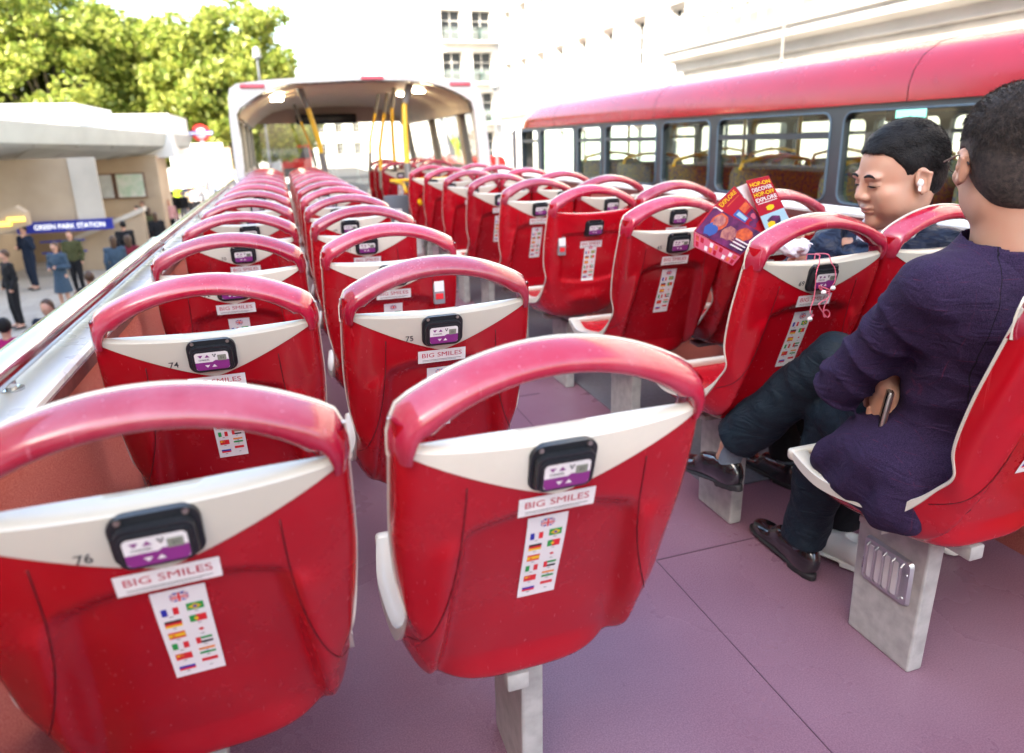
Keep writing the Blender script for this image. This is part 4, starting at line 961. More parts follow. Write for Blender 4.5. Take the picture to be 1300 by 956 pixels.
def tree(x, y, cz, rx, ry, rz, lab, lm, nclump=120, per=130, leaf=.2, seed=1):
    g = np.random.default_rng(seed); r = empty('plane_tree', (x, y, GZ)); tag(r, lab, 'tree', 'plane trees beyond the station'); C0 = cz - GZ
    cl_ = []
    for _ in range(nclump):
        d = g.normal(size=3); d /= np.linalg.norm(d); rad = g.uniform(.35, 1) ** .55; wob = 1 + .16 * math.sin(3 * d[0] + 5 * d[2] + seed) + .1 * math.sin(7 * d[1] + 4 * d[0])
        cl_.append((d * rad * wob * np.array([rx, ry, rz]) + np.array([0, 0, C0]), g.uniform(.55, 1.25) * min(rx, rz) * .19))
    tb = MB(); h0 = max(C0 - rz * .8, 1.5); tb.tube([(0, 0, 0), (0.05, 0, h0 * .5), (-.05, .1, h0), (0, 0, C0)], [.38, .3, .25, .1], 10)
    for c, _ in cl_[::5]:
        m_ = np.array([0, 0, h0]) * .6 + c * .4; m_[2] = min(m_[2], c[2]) + .2; tb.tube([(0, 0, h0 * .9), tuple(m_), tuple(c)], [.13, .08, .03], 6)
    tb.build('trunk', BARK, r)
    N = nclump * per; cc = np.repeat(np.array([c for c, _ in cl_]), per, 0); cr = np.repeat(np.array([q for _, q in cl_]), per)
    d = g.normal(size=(N, 3)); d /= np.linalg.norm(d, axis=1)[:, None]; p = cc + d * (cr * g.uniform(.2, 1, N) ** .5)[:, None] * np.array([1.15, 1.15, .8])
    a = g.normal(size=(N, 3)); a /= np.linalg.norm(a, axis=1)[:, None]; b = np.cross(a, g.normal(size=(N, 3))); b /= np.linalg.norm(b, axis=1)[:, None]
    s = leaf * g.uniform(.6, 1.3, N)[:, None]; V = np.stack([p - a * s, p + b * s * .6, p + a * s, p - b * s * .6], 1).reshape(-1, 3)
    me = bpy.data.meshes.new('crown'); me.vertices.add(4 * N); me.vertices.foreach_set('co', V.ravel().astype('f')); me.loops.add(4 * N); me.loops.foreach_set('vertex_index', np.arange(4 * N, dtype='i'))
    me.polygons.add(N); me.polygons.foreach_set('loop_start', np.arange(0, 4 * N, 4, dtype='i')); me.polygons.foreach_set('loop_total', np.full(N, 4, 'i')); me.materials.append(lm); me.update(); me.validate()
    o = bpy.data.objects.new('crown', me); col.objects.link(o); o.parent = r
tree(-13.3, 53, 6.0, 6.9, 4.5, 5.4, 'broad green tree directly above the white station parapet', LEAF1, 230, 150, .22, 3)
tree(-18, 56, 8.5, 5.5, 5, 5.5, 'darker tall tree at the far left, behind the others', LEAF2, 150, 130, .22, 5)
tree(-3.5, 52, 4.9, 5.2, 4.4, 5.2, 'bright yellow-green tree beside the bus canopy', LEAF1, 260, 150, .22, 8)
tree(-9.4, 62, 4.0, 5.0, 5, 4.2, 'mid green tree filling the gap between two brighter ones', LEAF2, 130, 120, .24, 11)
tree(-1.8, 60, 3.5, 3.6, 4, 4.0, 'dense tree whose trunk stands beside the white wall', LEAF2, 110, 120, .22, 14)
tree(.9, 80, 3.6, 4.2, 4, 3.6, 'tree seen through the left half of the canopy windscreen', LEAF2, 90, 120, .28, 17)
# ---------------- vehicles
TYRE = mat('tyre', (.02, .02, .02), .8); DGL = mat('vehicle_glass', (.03, .04, .05), .05, spec=.8)
def wheel(par, x, y, z, r_, wd=.25):
    mb = MB(); mb.tube([(x - wd / 2, y, z), (x + wd / 2, y, z)], r_, 20); t = mb.build('wheel', TYRE, par, autos=40); mb = MB(); mb.tube([(x - wd / 2 - .01, y, z), (x + wd / 2 + .01, y, z)], r_ * .6, 14); mb.build('rim', ALU, t, autos=40)
def red_bus(x, y, lab, L=10.5, H=4.3):
    r = empty('red_bus', (x, y, GZ - .13)); tag(r, lab, 'bus', 'red buses ahead'); W = 1.25
    mb = MB(); prof = [(-W, .3), (-W, H - .35), (-W + .12, H - .1), (-W + .35, H), (W - .35, H), (W - .12, H - .1), (W, H - .35), (W, .3)]; mb.prism(prof, 0, L); mb.build('body', REDPAINT, r, autos=40)
    for z0, z1 in (((1.2, 2.0), (2.75, 3.65)) if H > 4 else ((1.3, 2.3),)):
        for k in range(7):
            a = .4 + k * (L - .6) / 7
            for sx in (-1, 1): mb = MB(); mb.box((sx * (W + .012) - .012, a, z0), (sx * (W + .012) + .012, a + (L - .6) / 7 - .12, z1)); mb.build('side_window', DGL, r, smooth=False)
        mb = MB(); mb.box((-W + .15, -.03, z0), (W - .15, .0, z1), bev=.01); mb.build('rear_window', DGL, r, smooth=False)
    for sx in (-1, 1):
        for yy in (2.2, L - 2.4): wheel(r, sx * (W - .15), yy, .5, .5)
        mb = MB(); mb.box((sx * 1.05 - .09, -.04, .9), (sx * 1.05 + .09, 0, 1.15), bev=.01); mb.build('tail_light', mat('tail_red', (.5, .01, .01), .3), r, smooth=False)
red_bus(1.4, 62, 'red double-decker seen far ahead through the canopy windscreen'); red_bus(10.2, 36, 'low red single-deck bus seen through the right canopy windows', 9, 3.0)

def van(x, y, c, lab, H=1.9, L=4.6):
    r = empty('parked_van', (x, y, GZ - .13)); tag(r, lab, 'van'); pr = [(0, .4), (0, 1.2), (.25, H), (L * .62, H), (L * .8, 1.25), (L, 1.05), (L, .4)]; mb = MB(); mb.prism(pr, -.9, .9, axis='x'); mb.build('body', c, r, smooth=False)
    mb = MB(); mb.box((-.75, -.02, 1.2), (.75, .03, H - .2)); mb.build('rear_window', DGL, r, smooth=False)
    for sx in (-1, 1):
        mb = MB(); mb.box((sx * .905 - .01, .5, 1.15), (sx * .905 + .01, L * .6, H - .2)); mb.build('side_window', DGL, r, smooth=False)
        for yy in (.9, L - .9): wheel(r, sx * .8, yy, .34, .34, .2)
        mb = MB(); mb.box((sx * .75 - .08, -.03, .7), (sx * .75 + .08, 0, .95)); mb.build('tail_light', mat('tail_red', (.5, .01, .01), .3), r, smooth=False)
van(.4, 44, mat('van_white', (.7, .7, .7), .2), 'white van in the road ahead of the open-top bus'); van(4.6, 30, mat('cab_black', (.02, .02, .022), .15), 'black cab in the next lane ahead', 1.75)
# ================================================================ covered bus alongside
GLD = glass('bus_glass', (.80, .88, .84), .02, .12)
r = empty('covered_bus', (3.4, 2, GZ - .13)); tag(r, 'red covered double-decker alongside with dark-framed upper windows', 'bus')
ZB = GZ - .13; X0, X1, YA, YB = 3.4, 5.9, -5.0, 9.95
def ol(p): return [(a - 3.4, b - 2, c - ZB) for a, b, c in p]
GREYF = mat('window_band_grey', (.045, .06, .075), .35, coat=.3)
ROOFR = mat('roof_red', (.40, .005, .02), .24, coat=.35, rvar=.05, noise=.1, nscale=2.5)
rp = [(X0 - .012, 1.475), (X0 - .012, 1.56), (X0 + .012, 1.64), (X0 + .07, 1.72), (X0 + .17, 1.785), (X0 + .32, 1.825), (X0 + .6, 1.85), (X0 + 1.25, 1.865)]
rp = rp + [(X0 + X1 - x, z) for x, z in rp[::-1][1:]]
ys = [YA, YA + .3] + list(np.linspace(YA + 1, YB - 1.2, 6)) + [YB - .8, YB - .45, YB - .2, YB - .06, YB + .06]
v = []; f = []; n = len(rp)
for y in ys:
    k = max(0, (y - (YB - .5)) / .56); d = 0
    for x, z in rp:
        xx = x + (4.65 - x) * .05 * k ** 3; v.append((xx, y, 1.475 + (z - 1.475) * (1 - .5 * k ** 3)))
for j in range(len(ys) - 1):
    for i in range(n - 1): a = j * n + i; f.append((a, a + 1, a + n + 1, a + n))
f.append(tuple((len(ys) - 1) * n + i for i in range(n))); f.append(tuple(range(n))[::-1])
mb = MB(); mb.add(ol(v), f); mb.build('roof', ROOFR, r, autos=30)
for yj in (-2.5, .35, 3.2, 6.05, 8.6):
    mb = MB(); mb.tube(ol([(x + (.0015 if x < 4.65 else -.0015), yj, z - .001) for x, z in rp]), .004, 5); mb.build('roof_joint', mat('dark_red_joint', (.08, .002, .006), .6), r)  # thin dark red line along each roof joint
mb = MB(); mb.add(ol([(X0 + .03, YA, 1.47), (X1 - .03, YA, 1.47), (X1 - .03, YB, 1.47), (X0 + .03, YB, 1.47), (X0 + .5, YA, 1.72), (X1 - .5, YA, 1.72), (X1 - .5, YB, 1.72), (X0 + .5, YB, 1.72)]), [(0, 3, 7, 4), (4, 7, 6, 5), (1, 5, 6, 2)]); mb.build('ceiling_lining', BEIGE, r, smooth=False)
def wframe(x, ya, yb, z0, z1, sg, transom):
    """rounded opening in the dark window band"""
    m_ = .055; inn = rrect((ya + yb) / 2, (z0 + z1) / 2, yb - ya - 2 * m_, z1 - z0 - .075, .07, 5); N = len(inn)
    cy, cz = (ya + yb) / 2, (z0 + z1) / 2; out = []
    for (yy, zz) in inn:
        dy, dz = yy - cy, zz - cz; t = min((yb - ya) / 2 / (abs(dy) + 1e-9), (z1 - z0) / 2 / (abs(dz) + 1e-9)); out.append((cy + dy * t, cz + dz * t))
    v = [(x, y, z) for y, z in inn] + [(x, y, z) for y, z in out] + [(x + sg * .05, y, z) for y, z in inn] + [(x + sg * .05, y, z) for y, z in out]; f = []
    for i in range(N):
        j = (i + 1) % N; f += [(i, j, N + j, N + i), (2 * N + i, 3 * N + i, 3 * N + j, 2 * N + j), (i, 2 * N + i, 2 * N + j, j)]
    for a, b in (((ya, z0), (yb, z0)), ((yb, z0), (yb, z1)), ((yb, z1), (ya, z1)), ((ya, z1), (ya, z0))): pass
    for c in ((ya, z0), (yb, z0), (yb, z1), (ya, z1)):      # fill the square corners
        # nearest ring of outer points on both sides of the corner
        k = min(range(N), key=lambda q: (out[q][0] - c[0]) ** 2 + (out[q][1] - c[1]) ** 2); n0 = len(v); v.append((x, c[0], c[1]))
        for q in (k - 1, k): f.append((n0, N + q % N, N + (q + 1) % N))
    mb = MB(); mb.add(ol(v), f); o = mb.build('window', GREYF, r, smooth=False, fix=False)
    g = MB(); g.add(ol([(x + sg * .03, y, z) for y, z in inn]), [tuple(range(N))]); g.build('pane', GLD, o, smooth=False, fix=False)
    if transom:
        t = MB(); zz = z0 + (z1 - z0) * .72; t.box((x + sg * .01 - 3.4 - .012, ya + m_ - 2, zz - .02 - ZB), (x + sg * .01 - 3.4 + .012, yb - m_ - 2, zz + .02 - ZB)); t.build('transom', GREYF, o, smooth=False)
    # thin pale edge rubber
    g = MB(); g.tube(ol([(x - sg * .004, y, z) for y, z in inn + inn[:1]]), .007, 5); g.build('rubber_seal', mat('blue_grey_seal', (.10, .16, .22), .4), o)
cuts = [YB, 9.17, 7.92, 7.16, 5.95, 5.07, 3.72, 2.62, 1.2, -.3, -1.8, -3.3, YA]; tr = [1, 0, 1, 1, 0, 1, 0, 1, 0, 1, 0, 1]
for k in range(len(cuts) - 1):
    for x, sg in ((X0, 1), (X1, -1)):
        if x == X1 and k > 9: continue
        wframe(x, cuts[k + 1], cuts[k], .84, 1.474, sg, tr[k])
mb = MB(); mb.add(ol([(X0, YA, ZB + .35), (X0, YB, ZB + .35), (X0, YB, .84), (X0, YA, .84), (X1, YA, ZB + .35), (X1, YB, ZB + .35), (X1, YB, .84), (X1, YA, .84)]), [(0, 1, 2, 3), (4, 5, 6, 7), (0, 4, 7, 3), (1, 2, 6, 5)]); mb.build('body', REDPAINT, r, smooth=False, fix=False)
mb = MB(); mb.add(ol([(X0 + .02, YA, .0), (X1 - .02, YA, .0), (X1 - .02, YB, .0), (X0 + .02, YB, .0)]), [(0, 1, 2, 3)]); mb.build('upper_floor', FLOORG, r, smooth=False, fix=False)
for x in (X0 + .012, X1 - .012): mb = MB(); mb.add(ol([(x, YA, .0), (x, YB, .0), (x, YB, .84), (x, YA, .84)]), [(0, 1, 2, 3)]); mb.build('inner_lining', mat('bus_lining', (.3, .32, .32), .5), r, smooth=False, fix=False)
mb = MB(); mb.box((.3, 7.84, 3.35), (2.2, 7.94, 3.9), bev=.03); mb.build('front_windscreen', GLD, r, smooth=False)
for sx in (.1, 2.4):
    for yy in (-4.5, 5.5): wheel(r, sx + (.1 if sx < 1 else -.1), yy, .5, .5)
    mb = MB(); mb.box((sx - .06, 7.86, 3.32), (sx + .06, 7.95, 3.97), bev=.01); mb.build('corner_post', GREYF, r, smooth=False)
SB = mat('moquette_blue', (.03, .08, .16), .8, noise=.6, nscale=40, c2=(.25, .26, .05)); 
def inner_seat(x, y, lab):
    q = empty('interior_chair', (x, y, 0)); tag(q, lab, 'seat', 'seats inside the covered bus')
    b = MB(); b.prism([(-.04, .42), (.05, .42), (.02, 1.0), (-.02, 1.06), (-.07, 1.04), (-.08, .95)], -.38, .38, axis='x'); b.build('backrest', SB, q, autos=50)
    b = MB(); b.box((-.38, .0, .36), (.38, .42, .45), bev=.03); b.build('cushion', SB, q, autos=50)
    for sx in (-.3, .3): b = MB(); b.tube([(sx, .2, 0), (sx, .2, .36)], .03, 8); b.build('leg', SLEEVE, q)
    b = MB(); b.tube([(-.36, -.05, .98), (-.32, -.06, 1.10), (-.1, -.06, 1.14), (.1, -.06, 1.14), (.32, -.06, 1.10), (.36, -.05, .98)], .016, 8); b.build('grab_loop', YEL, q)
for k in range(10):
    for j, x in enumerate((3.86, 5.45)): inner_seat(x, -1.2 + k * 1.02, f'blue patterned seat with yellow loop, {ORD[k]} from the rear by the {["near", "far"][j]} windows inside the covered bus'[:200].replace(' inside the covered bus', ''))
for k in range(6):
    x, y = (4.35 if k % 2 else 4.95), .4 + k * 1.6
    q = empty('yellow_stanchion', (x, y, 0)); tag(q, f'upright yellow pole inside the covered bus, {ORD[k]} from the rear', 'grab pole'); b = MB(); b.tube([(0, 0, 0), (0, 0, 1.72)], .018, 8); b.build('pole', YEL, q)
    b = MB(); b.tube([(0, 0, 0), (0, 0, .03)], .045, 10); b.build('foot_flange', SLEEVE, q)
a = onX(1152, 143, 4.1); q = empty('passenger_display', a); tag(q, 'small teal screen hanging inside the covered bus near the window top', 'screen')
b = MB(); b.box((-.16, -.03, -.055), (.16, .03, .055), bev=.01); b.build('display_case', mat('display_black', (.012, .013, .016), .25), q); b = MB(); b.box((-.13, -.034, -.035), (.13, -.0305, .038)); b.build('screen', mat('teal_screen', (.25, .75, .65), .3, emit=.6), q, smooth=False)
b = MB(); b.tube([(0, 0, .05), (0, 0, .25)], .01, 6); b.build('bracket', SLEEVE, q)
# ================================================================ people
def skinmat(name, c):
    mt = mat(name, c, .45, noise=.12, nscale=14, c2=tuple(np.array(c) * np.array([1.03, .88, .84])), bump=.12, bscale=300, detail=6)
    b = mt.node_tree.nodes['Principled BSDF']; b.inputs['Subsurface Weight'].default_value = .15; b.inputs['Subsurface Radius'].default_value = (.02, .008, .004); b.inputs['Subsurface Scale'].default_value = .3; return mt
SKIN_A = skinmat('skin_warm', (.52, .31, .225)); SKIN_B = skinmat('skin_light', (.52, .31, .22)); SKIN_C = skinmat('skin_brown', (.2, .10, .06))
def fabric(name, c, c2=None, scale=300, bump=.5, rough=.85):
    return mat(name, c, rough, noise=.35, nscale=scale, c2=c2, bump=bump, bscale=scale * 1.3, spec=.3, detail=3)
def folds(mt, scale=14, strength=.6, dist=.012, speck=None):
    n = mt.node_tree.nodes; l = mt.node_tree.links; b = n['Principled BSDF']; tc = n.new('ShaderNodeTexCoord'); mp = n.new('ShaderNodeMapping'); mp.inputs['Scale'].default_value = (.7, .9, 2.0); mp.inputs['Rotation'].default_value = (.3, .25, 0)
    t = n.new('ShaderNodeTexNoise'); t.inputs['Scale'].default_value = scale; t.inputs['Detail'].default_value = 3; t.inputs['Distortion'].default_value = 1.4; t.noise_type = 'RIDGED_MULTIFRACTAL' if False else 'FBM'
    l.new(tc.outputs['Object'], mp.inputs[0]); l.new(mp.outputs[0], t.inputs['Vector'])
    m1 = n.new('ShaderNodeMath'); m1.operation = 'SUBTRACT'; m1.inputs[1].default_value = .5; l.new(t.outputs[0], m1.inputs[0]); m2 = n.new('ShaderNodeMath'); m2.operation = 'ABSOLUTE'; l.new(m1.outputs[0], m2.inputs[0])
    bp = n.new('ShaderNodeBump'); bp.inputs['Strength'].default_value = strength; bp.inputs['Distance'].default_value = dist; l.new(m2.outputs[0], bp.inputs['Height'])
    old = [q for q in n if q.type == 'BUMP' and q is not bp]
    if old: l.new(old[0].outputs[0], bp.inputs['Normal'])
    l.new(bp.outputs[0], b.inputs['Normal']); return mt
def tweed(name, c, c2, red):
    """dark woven wool with a faint window-pane check of coloured thread"""
    mt = fabric(name, c, c2, 420, .5); n = mt.node_tree.nodes; l = mt.node_tree.links; b = n['Principled BSDF']
    src = b.inputs['Base Color'].links[0].from_socket; tc = n.new('ShaderNodeTexCoord'); sx = n.new('ShaderNodeSeparateXYZ')
    wn = n.new('ShaderNodeTexNoise'); wn.inputs['Scale'].default_value = 3; va = n.new('ShaderNodeVectorMath'); va.operation = 'MULTIPLY_ADD'; va.inputs[1].default_value = (.01, .01, .01)
    l.new(tc.outputs['Object'], wn.inputs['Vector']); l.new(wn.outputs['Color'], va.inputs[0]); l.new(tc.outputs['Object'], va.inputs[2]); l.new(va.outputs[0], sx.inputs[0])
    outs = []
    for k, per in ((0, .05), (2, .055)):
        m1 = n.new('ShaderNodeMath'); m1.operation = 'PINGPONG'; m1.inputs[1].default_value = per / 2; l.new(sx.outputs[k], m1.inputs[0])
        m2 = n.new('ShaderNodeMath'); m2.operation = 'LESS_THAN'; m2.inputs[1].default_value = .0006; l.new(m1.outputs[0], m2.inputs[0]); outs.append(m2)
    mx = n.new('ShaderNodeMath'); mx.operation = 'MAXIMUM'; l.new(outs[0].outputs[0], mx.inputs[0]); l.new(outs[1].outputs[0], mx.inputs[1])
    nz = n.new('ShaderNodeTexNoise'); nz.inputs['Scale'].default_value = 60; l.new(tc.outputs['Object'], nz.inputs['Vector'])
    mm = n.new('ShaderNodeMath'); mm.operation = 'MULTIPLY'; nr = n.new('ShaderNodeMapRange'); nr.inputs[1].default_value = .45; nr.inputs[2].default_value = .75; nr.inputs[4].default_value = .35; l.new(nz.outputs[0], nr.inputs[0]); l.new(mx.outputs[0], mm.inputs[0]); l.new(nr.outputs[0], mm.inputs[1])
    mi = n.new('ShaderNodeMixRGB'); mi.inputs[2].default_value = (*red, 1); l.new(mm.outputs[0], mi.inputs[0]); l.new(src, mi.inputs[1]); l.new(mi.outputs[0], b.inputs['Base Color']); return mt
HAIRB = mat('black_hair', (.004, .004, .005), .55, spec=.25, noise=.5, nscale=90, c2=(.012, .010, .010), bump=1, bscale=260); HAIRG = mat('dark_short_hair', (.018, .014, .013), .55, noise=.6, nscale=120, c2=(.075, .055, .045), bump=1, bscale=420)
def vnoise(P, s, seed=0):
    """cheap smooth noise for folds"""
    q = P * s; return (np.sin(q[..., 0] * 1.7 + q[..., 1] * 1.1 + seed) * np.sin(q[..., 1] * 1.3 - q[..., 2] * 1.9 + 2 * seed) + .5 * np.sin(q[..., 2] * 3.1 + q[..., 0] * 2.3 + seed) * np.sin(q[..., 1] * 3.7 + 1.3 * seed)) / 1.5
def frame(center, yaw, pitch=0, roll=0, sc=1.0):
    M = Matrix.Rotation(yaw, 3, 'Z') @ Matrix.Rotation(pitch, 3, 'X') @ Matrix.Rotation(roll, 3, 'Y'); M = np.array(M); c = np.array(center, float)
    to_l = lambda P: ((P - c) @ M) / sc; to_w = lambda p: c + (np.array(p) * sc) @ M.T
    return to_l, to_w
def head_sdf(q, asian=False):
    d = ell(q, (0, -.018, .150), (.0765, .094, .088))
    d = smin(d, ell(q, (0, .022, .098), (.063, .068, .092)), .03)
    d = smin(d, ell(q, (0, .030, .048), (.052, .050, .044)), .025)
    d = smin(d, ell(q, (0, .072, .020), (.022, .018, .018)), .02)
    for s in (-1, 1):
        d = smin(d, ell(q, (s * .040, .060, .092), (.024, .020, .018)), .015)      # cheek
        d = smin(d, ell(q, (s * .030, .078, .137), (.024, .012, .009)), .012)      # brow
        d = -smin(-d, ell(q, (s * .032, .097, .120), (.019, .017, .011)), .008)    # eye socket
        d = smin(d, ell(q, (s * .031, .074, .119), (.0165, .0135, .0125)), .003)   # lid over the ball
        d = smin(d, ell(q, (s * .048, -.005, .045), (.014, .035, .03)), .02)
    if asian:
        for s in (-1, 1): d = smin(d, ell(q, (s * .040, .040, .070), (.030, .040, .042)), .02)
        d = smin(d, ell(q, (0, .036, .045), (.045, .038, .034)), .012); d = smin(d, cap(q, (0, .082, .126), (0, .099, .094), .0075, .0125), .010)
    else: d = smin(d, cap(q, (0, .086, .128), (0, .104, .093), .0075, .0115), .008)
    for s in (-1, 1): d = smin(d, ell(q, (s * .0135, .093, .088), (.0085, .011, .008)), .005)
    d = smin(d, ell(q, (0, .084, .062), (.027, .012, .0065)), .005); d = smin(d, ell(q, (0, .083, .051), (.023, .0125, .0075)), .004)
    d = np.maximum(d, -ell(q, (0, .101, .0568), (.024, .010, .0018)))
    return d
def ear_sdf(q, s):
    c = np.array((s * .079, -.012, .108)); d = ell(q, c, (.0085, .019, .031)); d = np.maximum(d, -ell(q, c + (s * .008, .003, .002), (.007, .011, .020)))
    d = smin(d, cap(q, c + (s * .004, .004, .026), c + (s * .009, -.016, .012), .0035, .0038), .004); d = smin(d, cap(q, c + (s * .009, -.016, .012), c + (s * .005, -.004, -.026), .0038, .005), .004)
    d = smin(d, ell(q, c + (s * .003, .006, -.026), (.006, .008, .009)), .004); return smin(d, ell(q, c + (s * .002, .012, -.002), (.006, .005, .007)), .003)
def hand_sdf(P, wrist, palm_dir, across, nrm, curl=(.5, .5, .55, .6), sc=1.0, spread=.02):
    """palm and five separate fingers; across points to the little finger, curl turns the fingers towards nrm"""
    w_, a, b, n = [np.array(x, float) for x in (wrist, palm_dir, across, nrm)]
    a /= np.linalg.norm(a); b -= a * (b @ a); b /= np.linalg.norm(b); n = np.cross(a, b) * (1 if np.cross(a, b) @ n > 0 else -1)
    pc = w_ + a * .045 * sc; M = np.stack([b, a, n], 1); d = ell(P, pc, np.array((.038, .048, .014)) * sc, M); d = smin(d, cap(P, w_ - a * .02, w_ + a * .02, .026 * sc, .027 * sc), .012)
    for k, (off, L) in enumerate(((-.028, .070), (-.010, .078), (.009, .072), (.027, .056))):
        p0 = w_ + a * .082 * sc + b * off * sc; th = 0; p = p0; dirs = []
        for j, f in enumerate((.45, .32, .23)):
            th += curl[k] * (1 if j == 0 else 1.2); dr = a * math.cos(th) + n * math.sin(th) + b * off * spread * 20; dr /= np.linalg.norm(dr); p2 = p + dr * L * f * sc
            r0 = (.0088 - .0008 * j) * sc; d = smin(d, cap(P, p, p2, r0, r0 - .0008), .0025); p = p2
    t0 = w_ + a * .025 * sc - b * .028 * sc; t1 = t0 + (a * .6 - b * .7 + n * .25) * .036 * sc; t2 = t1 + (a * .8 - b * .15 + n * .5) * .032 * sc
    d = smin(d, cap(P, t0, t1, .012 * sc, .0105 * sc), .006); return smin(d, cap(P, t1, t2, .0100 * sc, .0085 * sc), .003)
def join_parts(name, fns, mt, parent=None, loc=(0, 0, 0), **k):
    V = []; F = []; n = 0
    for fn, lo, hi, h in fns:
        p, q = sdf_mesh(fn, lo, hi, h); V.append(p - np.array(loc)); F.append(q[:, ::-1] + n); n += len(p)
    o = mesh_obj(name, np.concatenate(V), np.concatenate(F), mt, parent, smooth=True, **k)
    bm = bmesh.new(); bm.from_mesh(o.data); bmesh.ops.recalc_face_normals(bm, faces=bm.faces); bmesh.ops.smooth_vert(bm, verts=bm.verts, factor=.5, use_axis_x=True, use_axis_y=True, use_axis_z=True); bm.to_mesh(o.data); bm.free()
    o.location = loc; return o
def clothes(name, fn, lo, hi, h, mt, par):
    return join_parts(name, [(fn, lo, hi, h)], mt, par, tuple(par.location) if par else (0, 0, 0)) if False else _cl(name, fn, lo, hi, h, mt, par)
def _cl(name, fn, lo, hi, h, mt, par):
    p, q = sdf_mesh(fn, lo, hi, h); o = mesh_obj(name, p - np.array(par.location), q[:, ::-1], mt, par, smooth=True)
    bm = bmesh.new(); bm.from_mesh(o.data); bmesh.ops.recalc_face_normals(bm, faces=bm.faces); bmesh.ops.smooth_vert(bm, verts=bm.verts, factor=.5, use_axis_x=True, use_axis_y=True, use_axis_z=True); bm.to_mesh(o.data); bm.free(); return o
def box_around(pts, m_): a = np.array(pts); return a.min(0) - m_, a.max(0) + m_
# ---------------------------------------------------------------- man in the purple jacket
LOC = (1.40, 1.02, .50)
hl, hw_ = frame((1.385, 1.035, 1.132), R_(-27), R_(-6), 0, 1.13)
SL, SR = (1.225, 1.035, 1.015), (1.575, 1.075, 1.02); EL, ER = (1.225, 1.235, .755), (1.63, 1.27, .76); WL = (1.50, 1.32, .80); WR = (1.290, 1.172, .775)
HL, HR = (1.32, 1.05, .585), (1.49, 1.05, .59); KL, KR = (1.385, 1.42, .575), (1.375, 1.425, .735); AL, AR = (1.415, 1.515, .11), (1.275, 1.735, .36)
def torso1(P, g=0):
    d = ell(P, (1.41, 1.085, .62), (.160 + g, .125 + g, .11 + g)); d = smin(d, ell(P, (1.41, 1.05, .80), (.150 + g, .112 + g, .16 + g)), .05); d = smin(d, ell(P, (1.40, 1.045, .95), (.185 + g, .105 + g, .12 + g)), .06)
    d = smin(d, cap(P, (1.28, 1.04, 1.015), (1.53, 1.065, 1.02), .052 + g, .052 + g), .05); return smin(d, cap(P, (1.395, 1.04, 1.02), (1.39, 1.04, 1.09), .062 + g, .05 + g), .04)
def body1(P):
    d = torso1(P, -.015); 
    for a, b, c, r0, r1, r2 in ((SL, EL, WL, .045, .038, .027), (SR, ER, WR, .045, .038, .027), (HL, KL, AL, .075, .052, .026), (HR, KR, AR, .075, .052, .026)):
        d = smin(d, cap(P, a, b, r0, r1), .02); d = smin(d, cap(P, b, c, r1, r2), .01)
    d = smin(d, cap(P, AL, (1.425, 1.58, .035), .030, .016), .004); d = smin(d, cap(P, AR, (1.272, 1.80, .245), .022, .012), .004)
    return smin(d, cap(P, (1.395, 1.035, 1.04), hw_((0, -.02, .06)), .058, .060), .02)
def headneck1(P):
    q = hl(P); d = head_sdf(q) * 1.13; d = smin(d, cap(P, (1.395, 1.03, 1.03), hw_((0, -.028, .07)), .062, .062), .025)
    for s in (-1, 1): d = smin(d, ear_sdf(q, s) * 1.13, .003)
    return d
c = hw_((0, 0, .12))
b1 = join_parts('person', [(body1, (1.1, .85, .02), (1.75, 2.0, 1.12), .011), (headneck1, c - np.array((.17, .17, .22)), c + np.array((.17, .17, .19)), .0036),
    (lambda P: hand_sdf(P, WR, (-.25, -.15, -.8), (.1, -1, .1), (1, .1, 0), (.12, .15, .2, .25), 1.0), np.array(WR) - .14, np.array(WR) + .14, .0032)], SKIN_B, None, LOC)
tag(b1, 'man in purple jacket seen from behind, arms folded and legs crossed, holding phone', 'person')
def hair1(P):
    q = hl(P); d = ell(q, (0, -.022, .152), (.0830, .099, .0940)); d = smin(d, ell(q, (0, -.045, .095), (.066, .060, .075)), .03)
    lim = np.maximum(.040 + .55 * np.maximum(q[..., 1] + .06, 0) * (q[..., 1] < .02) + 0 * q[..., 0], 0)
    line = np.where(q[..., 1] < -.03, .028, .028 + (q[..., 1] + .03) * 1.75); line = np.where(q[..., 1] > .04, .175, line)
    d = np.maximum(d, line - q[..., 2] + .0015 * vnoise(q, 700)); earcut = ell(q, (np.sign(.5) * 0, 0, 0), (1e-3, 1e-3, 1e-3))
    for s in (-1, 1): d = np.maximum(d, -ell(q, (s * .085, -.008, .105), (.02, .026, .036)))
    return (d + .0005 * vnoise(q, 300, 1) + .0008 * vnoise(q, 60, 4)) * 1.13
_cl('hair', hair1, c - np.array((.17, .17, .2)), c + np.array((.17, .17, .19)), .0034, HAIRG, b1)
# short hair strands catch the light along the outline
def fuzz(par, hfn, to_w, n, L, seed, mt, sc, keep):
    g = np.random.default_rng(seed); V = []; F = []
    k = 0
    while k < n:
        u = g.normal(size=3); u /= np.linalg.norm(u)
        if not keep(u): continue
        p = np.array((0, -.022, .150)) + u * np.array((.083, .099, .094)); tn = np.array((.15 * math.sin(9 * u[2]), -.5, -1.0)); tn -= u * (tn @ u); dr = u * .55 + tn / np.linalg.norm(tn) * .9 + g.normal(size=3) * .20; dr /= np.linalg.norm(dr); sd = np.cross(dr, g.normal(size=3)); sd /= np.linalg.norm(sd)
        LL = L * g.uniform(.6, 1.2); i = len(V); V += [to_w(p - sd * .0006), to_w(p + sd * .0006), to_w(p + dr * LL)]; F.append((i, i + 1, i + 2)); k += 1
    V = np.array(V) - np.array(par.location); mesh_obj('hair_strands', V, F, mt, par, smooth=False)
